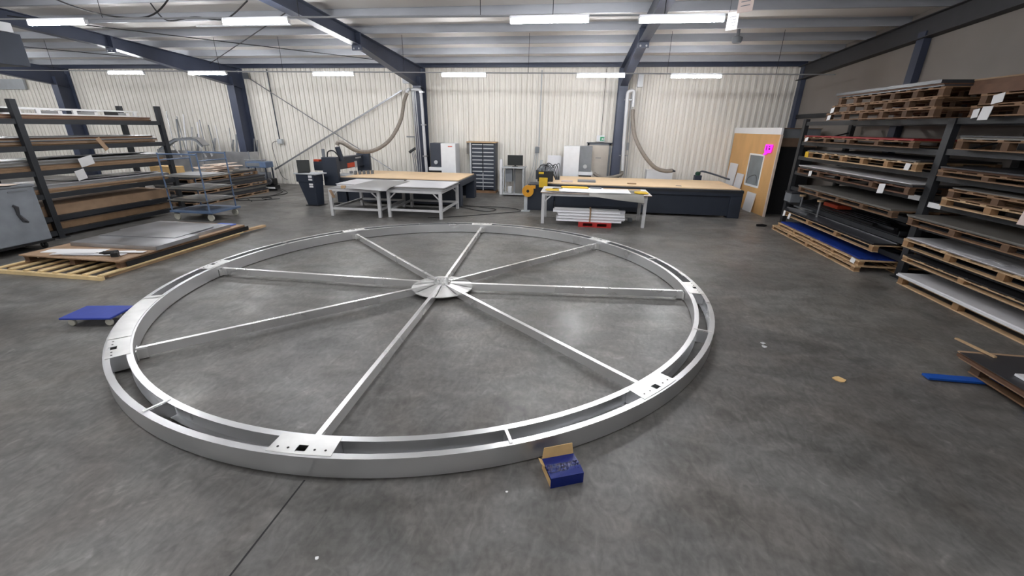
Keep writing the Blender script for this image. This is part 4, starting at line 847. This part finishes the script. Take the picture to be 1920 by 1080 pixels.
# ---- long table with papers, bundle below
tb = work_table(-.86, 1.82, 11.2, 12.2, .82, 'long grey table draped with white paper and yellow patches', False)
sheets(-.9, 1.9, 11.15, 12.3, .821, [('mdf', .012), ('whitesheet', .004)], 'white covered board on the long table', 'board', .01)
curl(.35, 1.7, 10.88, 11.9, .851, 'greysheet', 'curled grey sheet drooping over the front of the long table', .13, 0, 0)
curl(-.7, 1.4, 11.15, 11.95, .866, 'paper', 'white paper spread over the long table', 0, 0, .01, 'paper_sheet')
for (x, y, w, l, pz, lb) in ((-.78, 11.2, .36, .3, .872, 'yellow patch at the reel end of the long table'), (-.4, 11.8, .75, .3, .872, 'yellow cutting template at the rear of the long table'), (1.5, 11.25, .34, .4, .858, 'yellow patch at the booth end of the long table'), (.75, 12.05, 1.0, .12, .8388, 'pale yellow batten along the rear of the long table')):
    tag(MB().prism([(0, l * .2), (w * .3, 0), (w, l * .1), (w * .95, l * .9), (w * .4, l), (.02, l * .8)], 0, .02).build('yellow_patch', 'yellow' if l > .2 else 'pine', loc=(x, y, pz)), lb, 'template')
t = thing('hand_clamp', 'dark hand clamp lying on the yellow patch', 'clamp', (-.48, 11.4, .893)); MB().bar((-.12, 0, .01), (.14, .06, .02), .02, .015).build('jaw', 'black', t); MB().bar((-.1, .08, .01), (.14, .0, .03), .02, .015).build('handle', 'black', t)
tag(B(.4, .7, 12.02, 12.15, .8388, .88).build('grey_bar', 'midgrey', bevel=.005), 'grey bar at the rear of the long table', 'bar')
rp = thing('red_pallet', 'small red plastic pallet under the aluminium profiles', 'pallet', (.55, 11.35, 0))
for yy in (-.3, 0, .3): B(-.42, .42, yy - .05, yy + .05, 0, .02).build('bottom_runner', 'red', rp)
for xx in (-.36, 0, .36):
    for yy in (-.3, 0, .3): B(xx - .06, xx + .06, yy - .05, yy + .05, .02, .1).build('block', 'red', rp)
for k in range(6): B(-.42, .42, -.35 + .125 * k, -.26 + .125 * k, .1, .12).build('deck_slat', 'red', rp)
k = 0
for row in range(4):
    for q in range(4):
        x0, x1 = -.42 + random.uniform(-.06, .06), 1.25 + random.uniform(-.1, .06)
        if row == 3: x0 -= .15
        if row == 3 and q > 2: continue
        z = .121 + row * .0755; y = 11.13 + q * .115
        t = thing('aluminium_profile', 'bright aluminium profile in the strapped bundle on the red pallet', 'profile', ((x0 + x1) / 2, y, z), 0, 'strapped aluminium profiles'); h = (x1 - x0) / 2
        B(-h, h, -.05, .05, 0, .006).build('bottom_flange', 'whitesheet', t); B(-h, h, -.05, .05, .066, .07).build('top_flange', 'whitesheet', t); B(-h, h, -.03, -.026, .004, .066).build('web', 'whitesheet', t)
tag(MB().box(.4, .44, 11.068, 11.074, .12, .432).box(.4, .44, 11.53, 11.536, .12, .432).box(.4, .44, 11.068, 11.536, .426, .432).build('strap', 'chip'), 'brown strap around the bright aluminium bundle', 'strap')
tag(B(1.48, 1.6, 11.9, 12.02, 0, .1).build('table_foot_block', 'midgrey', bevel=.02), 'small grey block on the floor under the long table', 'block')
# ---- plywood booth (its long side wall runs back to the corrugated wall)
bo = thing('plywood_booth', 'orange plywood booth with white top band and small window', 'booth', (5.6, 13.61, 0), .0724)
LB = 3.13; wy0, wy1, wz0, wz1 = .70, 1.58, .80, 1.68
for a in ((0, wy0, 0, 2.31), (wy1, LB, 0, 2.31), (wy0, wy1, 0, wz0), (wy0, wy1, wz1, 2.31)): B(0, .03, a[0], a[1], a[2], a[3]).build('plywood_panel', 'ply', bo)
B(-.015, .04, -.02, LB, 2.31, 2.49).build('top_band', 'paper', bo); B(-.012, .05, -.03, .01, 0, 2.31).build('corner_post', 'scrapwood', bo)
for a in ((wy0 - .05, wy0, wz0 - .05, wz1 + .05), (wy1, wy1 + .05, wz0 - .05, wz1 + .05), (wy0, wy1, wz1, wz1 + .05), (wy0, wy1, wz0 - .06, wz0)): B(-.014, .035, a[0], a[1], a[2], a[3]).build('window_frame', 'paper', bo)
B(.012, .018, wy0, wy1, wz0, wz1).build('window_pane', 'glass', bo)
MB().tube(bez([(.0115, wy0 + .15, wz0 + .06), (.0115, wy0 + .3, wz0 + .3), (.0115, wy1 - .15, wz0 + .2), (.0115, wy1 - .05, wz0 + .02)]), .008, 6).build('window_cable', 'cable', bo)
B(.05, 1.25, .35, .39, 2.22, 2.49).build('header_band', 'midgrey', bo); B(.05, 1.25, .36, .39, 1.98, 2.22).build('header_board', 'booth_side', bo); B(.05, 1.25, .42, .45, 0, 1.98).build('opening_shade', 'void', bo); B(.04, 1.25, .3, LB, 2.47, 2.49).build('roof_panel', 'booth_side', bo)  # black sheet under the header stands in for the unlit open doorway
FM = Matrix.Translation((5.6, 13.61, 0)) @ Matrix.Rotation(.0724, 4, 'Z')
def onface(name, m, y, z, w, h, tilt, label):
    o = B(-.03, 0, -w / 2, w / 2, 0, h).build(name, m); o.matrix_world = FM @ Matrix.Translation((-.012 - h * math.sin(tilt), y, z)) @ Matrix.Rotation(tilt, 4, 'Y'); return tag(o, label, 'board')
onface('leaning_board', 'whitesheet', 2.62, 0, .6, 1.34, .07, 'tall white board leaning on the far end of the booth wall')
onface('leaning_board', 'whitesheet', 1.98, 0, .5, 1.06, .1, 'shorter white board leaning beside the booth window')
onface('leaning_board', 'whitesheet', .92, 0, .56, .58, .1, 'low white board leaning on the booth wall under the window')
t = thing('neon_sign', 'glowing magenta cut out sign on the plywood booth', 'sign', FM @ Vector((-.03, .47, 1.72)), .0724 - PI / 2)
MB().prism([(-.24, .0), (-.06, .02), (.0, .07), (.2, .09), (.24, .31), (-.17, .31), (-.2, .14), (-.15, .08)], 0, .02, Matrix.Rotation(PI / 2, 4, 'X')).build('sign_face', 'magenta', t)
for (x0, x1, z0, z1) in ((-.1, -.06, .14, .27), (.05, .13, .16, .21), (.06, .12, .235, .265)): B(x0, x1, -.0225, -.0203, z0, z1).build('dark_mark', 'black', t)

# ================================================================== SMALL FLOOR THINGS
bx = thing('blue_carton', 'blue carton with raised kraft flap beside the ring', 'box', (.04, 2.47, 0)); bx.rotation_euler = (0, 0, .40); w, d, h = .125, .10, .085
B(-w, w, -d, d, 0, .004).build('base', 'boxblue', bx)
for a in ((-w, w, -d, -d + .004), (-w, w, d - .004, d), (w - .004, w, -d + .004, d - .004)): B(*a, .004, h).build('side_panel', 'boxblue', bx)
B(-w, -w + .004, -d + .004, d - .004, .004, h * .7).build('torn_side', 'card', bx)
B(-w + .006, w - .006, -d + .006, d - .006, .004, h - .02).build('packed_contents', 'boxfilm', bx, .012)
def flap(name, m, pts, th=.004): return MB().poly([Vector(p) for p in pts] + [Vector(p) + Vector((0, 0, th)) for p in pts], [(3, 2, 1, 0), (4, 5, 6, 7), (0, 1, 5, 4), (1, 2, 6, 5), (2, 3, 7, 6), (3, 0, 4, 7)]).build(name, m, bx)
flap('front_flap', 'boxblue', [(-w, -d, h), (w, -d, h), (w, -.03, h + .012), (-w, -.03, h + .004)]); flap('rear_flap', 'boxblue', [(-w, -.01, h + .004), (w, -.01, h + .012), (w, d, h), (-w, d, h)])
MB().poly([(-w, d - .002, h), (w, d - .002, h), (w - .006, d + .02, h + .085), (-w + .02, d + .02, h + .08), (-w, d + .002, h), (w, d + .002, h), (w - .006, d + .024, h + .085), (-w + .02, d + .024, h + .08)], [(0, 1, 2, 3), (7, 6, 5, 4), (0, 4, 5, 1), (1, 5, 6, 2), (2, 6, 7, 3), (3, 7, 4, 0)]).build('raised_flap', 'card', bx)
MB().poly([(-w, .02, h), (-w, d, h), (-w - .035, d - .01, h + .03), (-w - .03, .04, h + .02), (-w + .003, .02, h - .003), (-w + .003, d, h - .003), (-w - .033, d - .01, h + .026), (-w - .028, .04, h + .016)], [(0, 1, 2, 3), (7, 6, 5, 4), (0, 4, 5, 1), (1, 5, 6, 2), (2, 6, 7, 3), (3, 7, 4, 0)]).build('end_flap', 'card', bx)
nx = 26; V = []; 
for i in range(nx + 1):
    for j in range(5): V.append((-w + .008 + i * (2 * w - .016) / nx, -.055 + j * .018, h + .006 + .006 * j / 4 + random.uniform(.0, .008)))
MB().poly(V, [(i * 5 + j, (i + 1) * 5 + j, (i + 1) * 5 + j + 1, i * 5 + j + 1) for i in range(nx) for j in range(4)]).build('crinkled_tape', 'boxfilm', bx)
for (x, y, s, m, lb) in ((2.83, 4.23, .06, 'card', 'torn scrap of brown paper on the dark floor'), (2.36, 4.95, .03, 'plastic', 'crumpled bit of clear wrap on the dark floor'), (-1.368, 1.588, .012, 'paper', 'tiny white crumb on the floor by the saw cut'), (-.336, 2.25, .01, 'paper', 'tiny pale crumb on the floor by the blue carton'), (2.34, 4.86, .035, 'plastic', 'flattened clear wrap scrap beside the crumpled bit')):
    pts = [(s * math.cos(a) * random.uniform(.6, 1.2), s * math.sin(a) * random.uniform(.6, 1.3)) for a in [2 * PI * k / 7 for k in range(7)]]
    tag(MB().prism(pts, 0, .003 + s * .08).build('floor_scrap', m, loc=(x, y, .0005)), lb, 'scrap')
t = thing('door_wedge', 'small black shoe shaped block on the floor at the rack end', 'block', (5.0, 12.1, 0)); MB().tube([(-.12, 0, .03), (.02, .02, .035), (.14, .03, .025)], [.03, .035, .02], 8).build('block_body', 'black', t, smooth=True); B(-.12, .1, -.02, .05, 0, .012).build('sole', 'rubber', t)
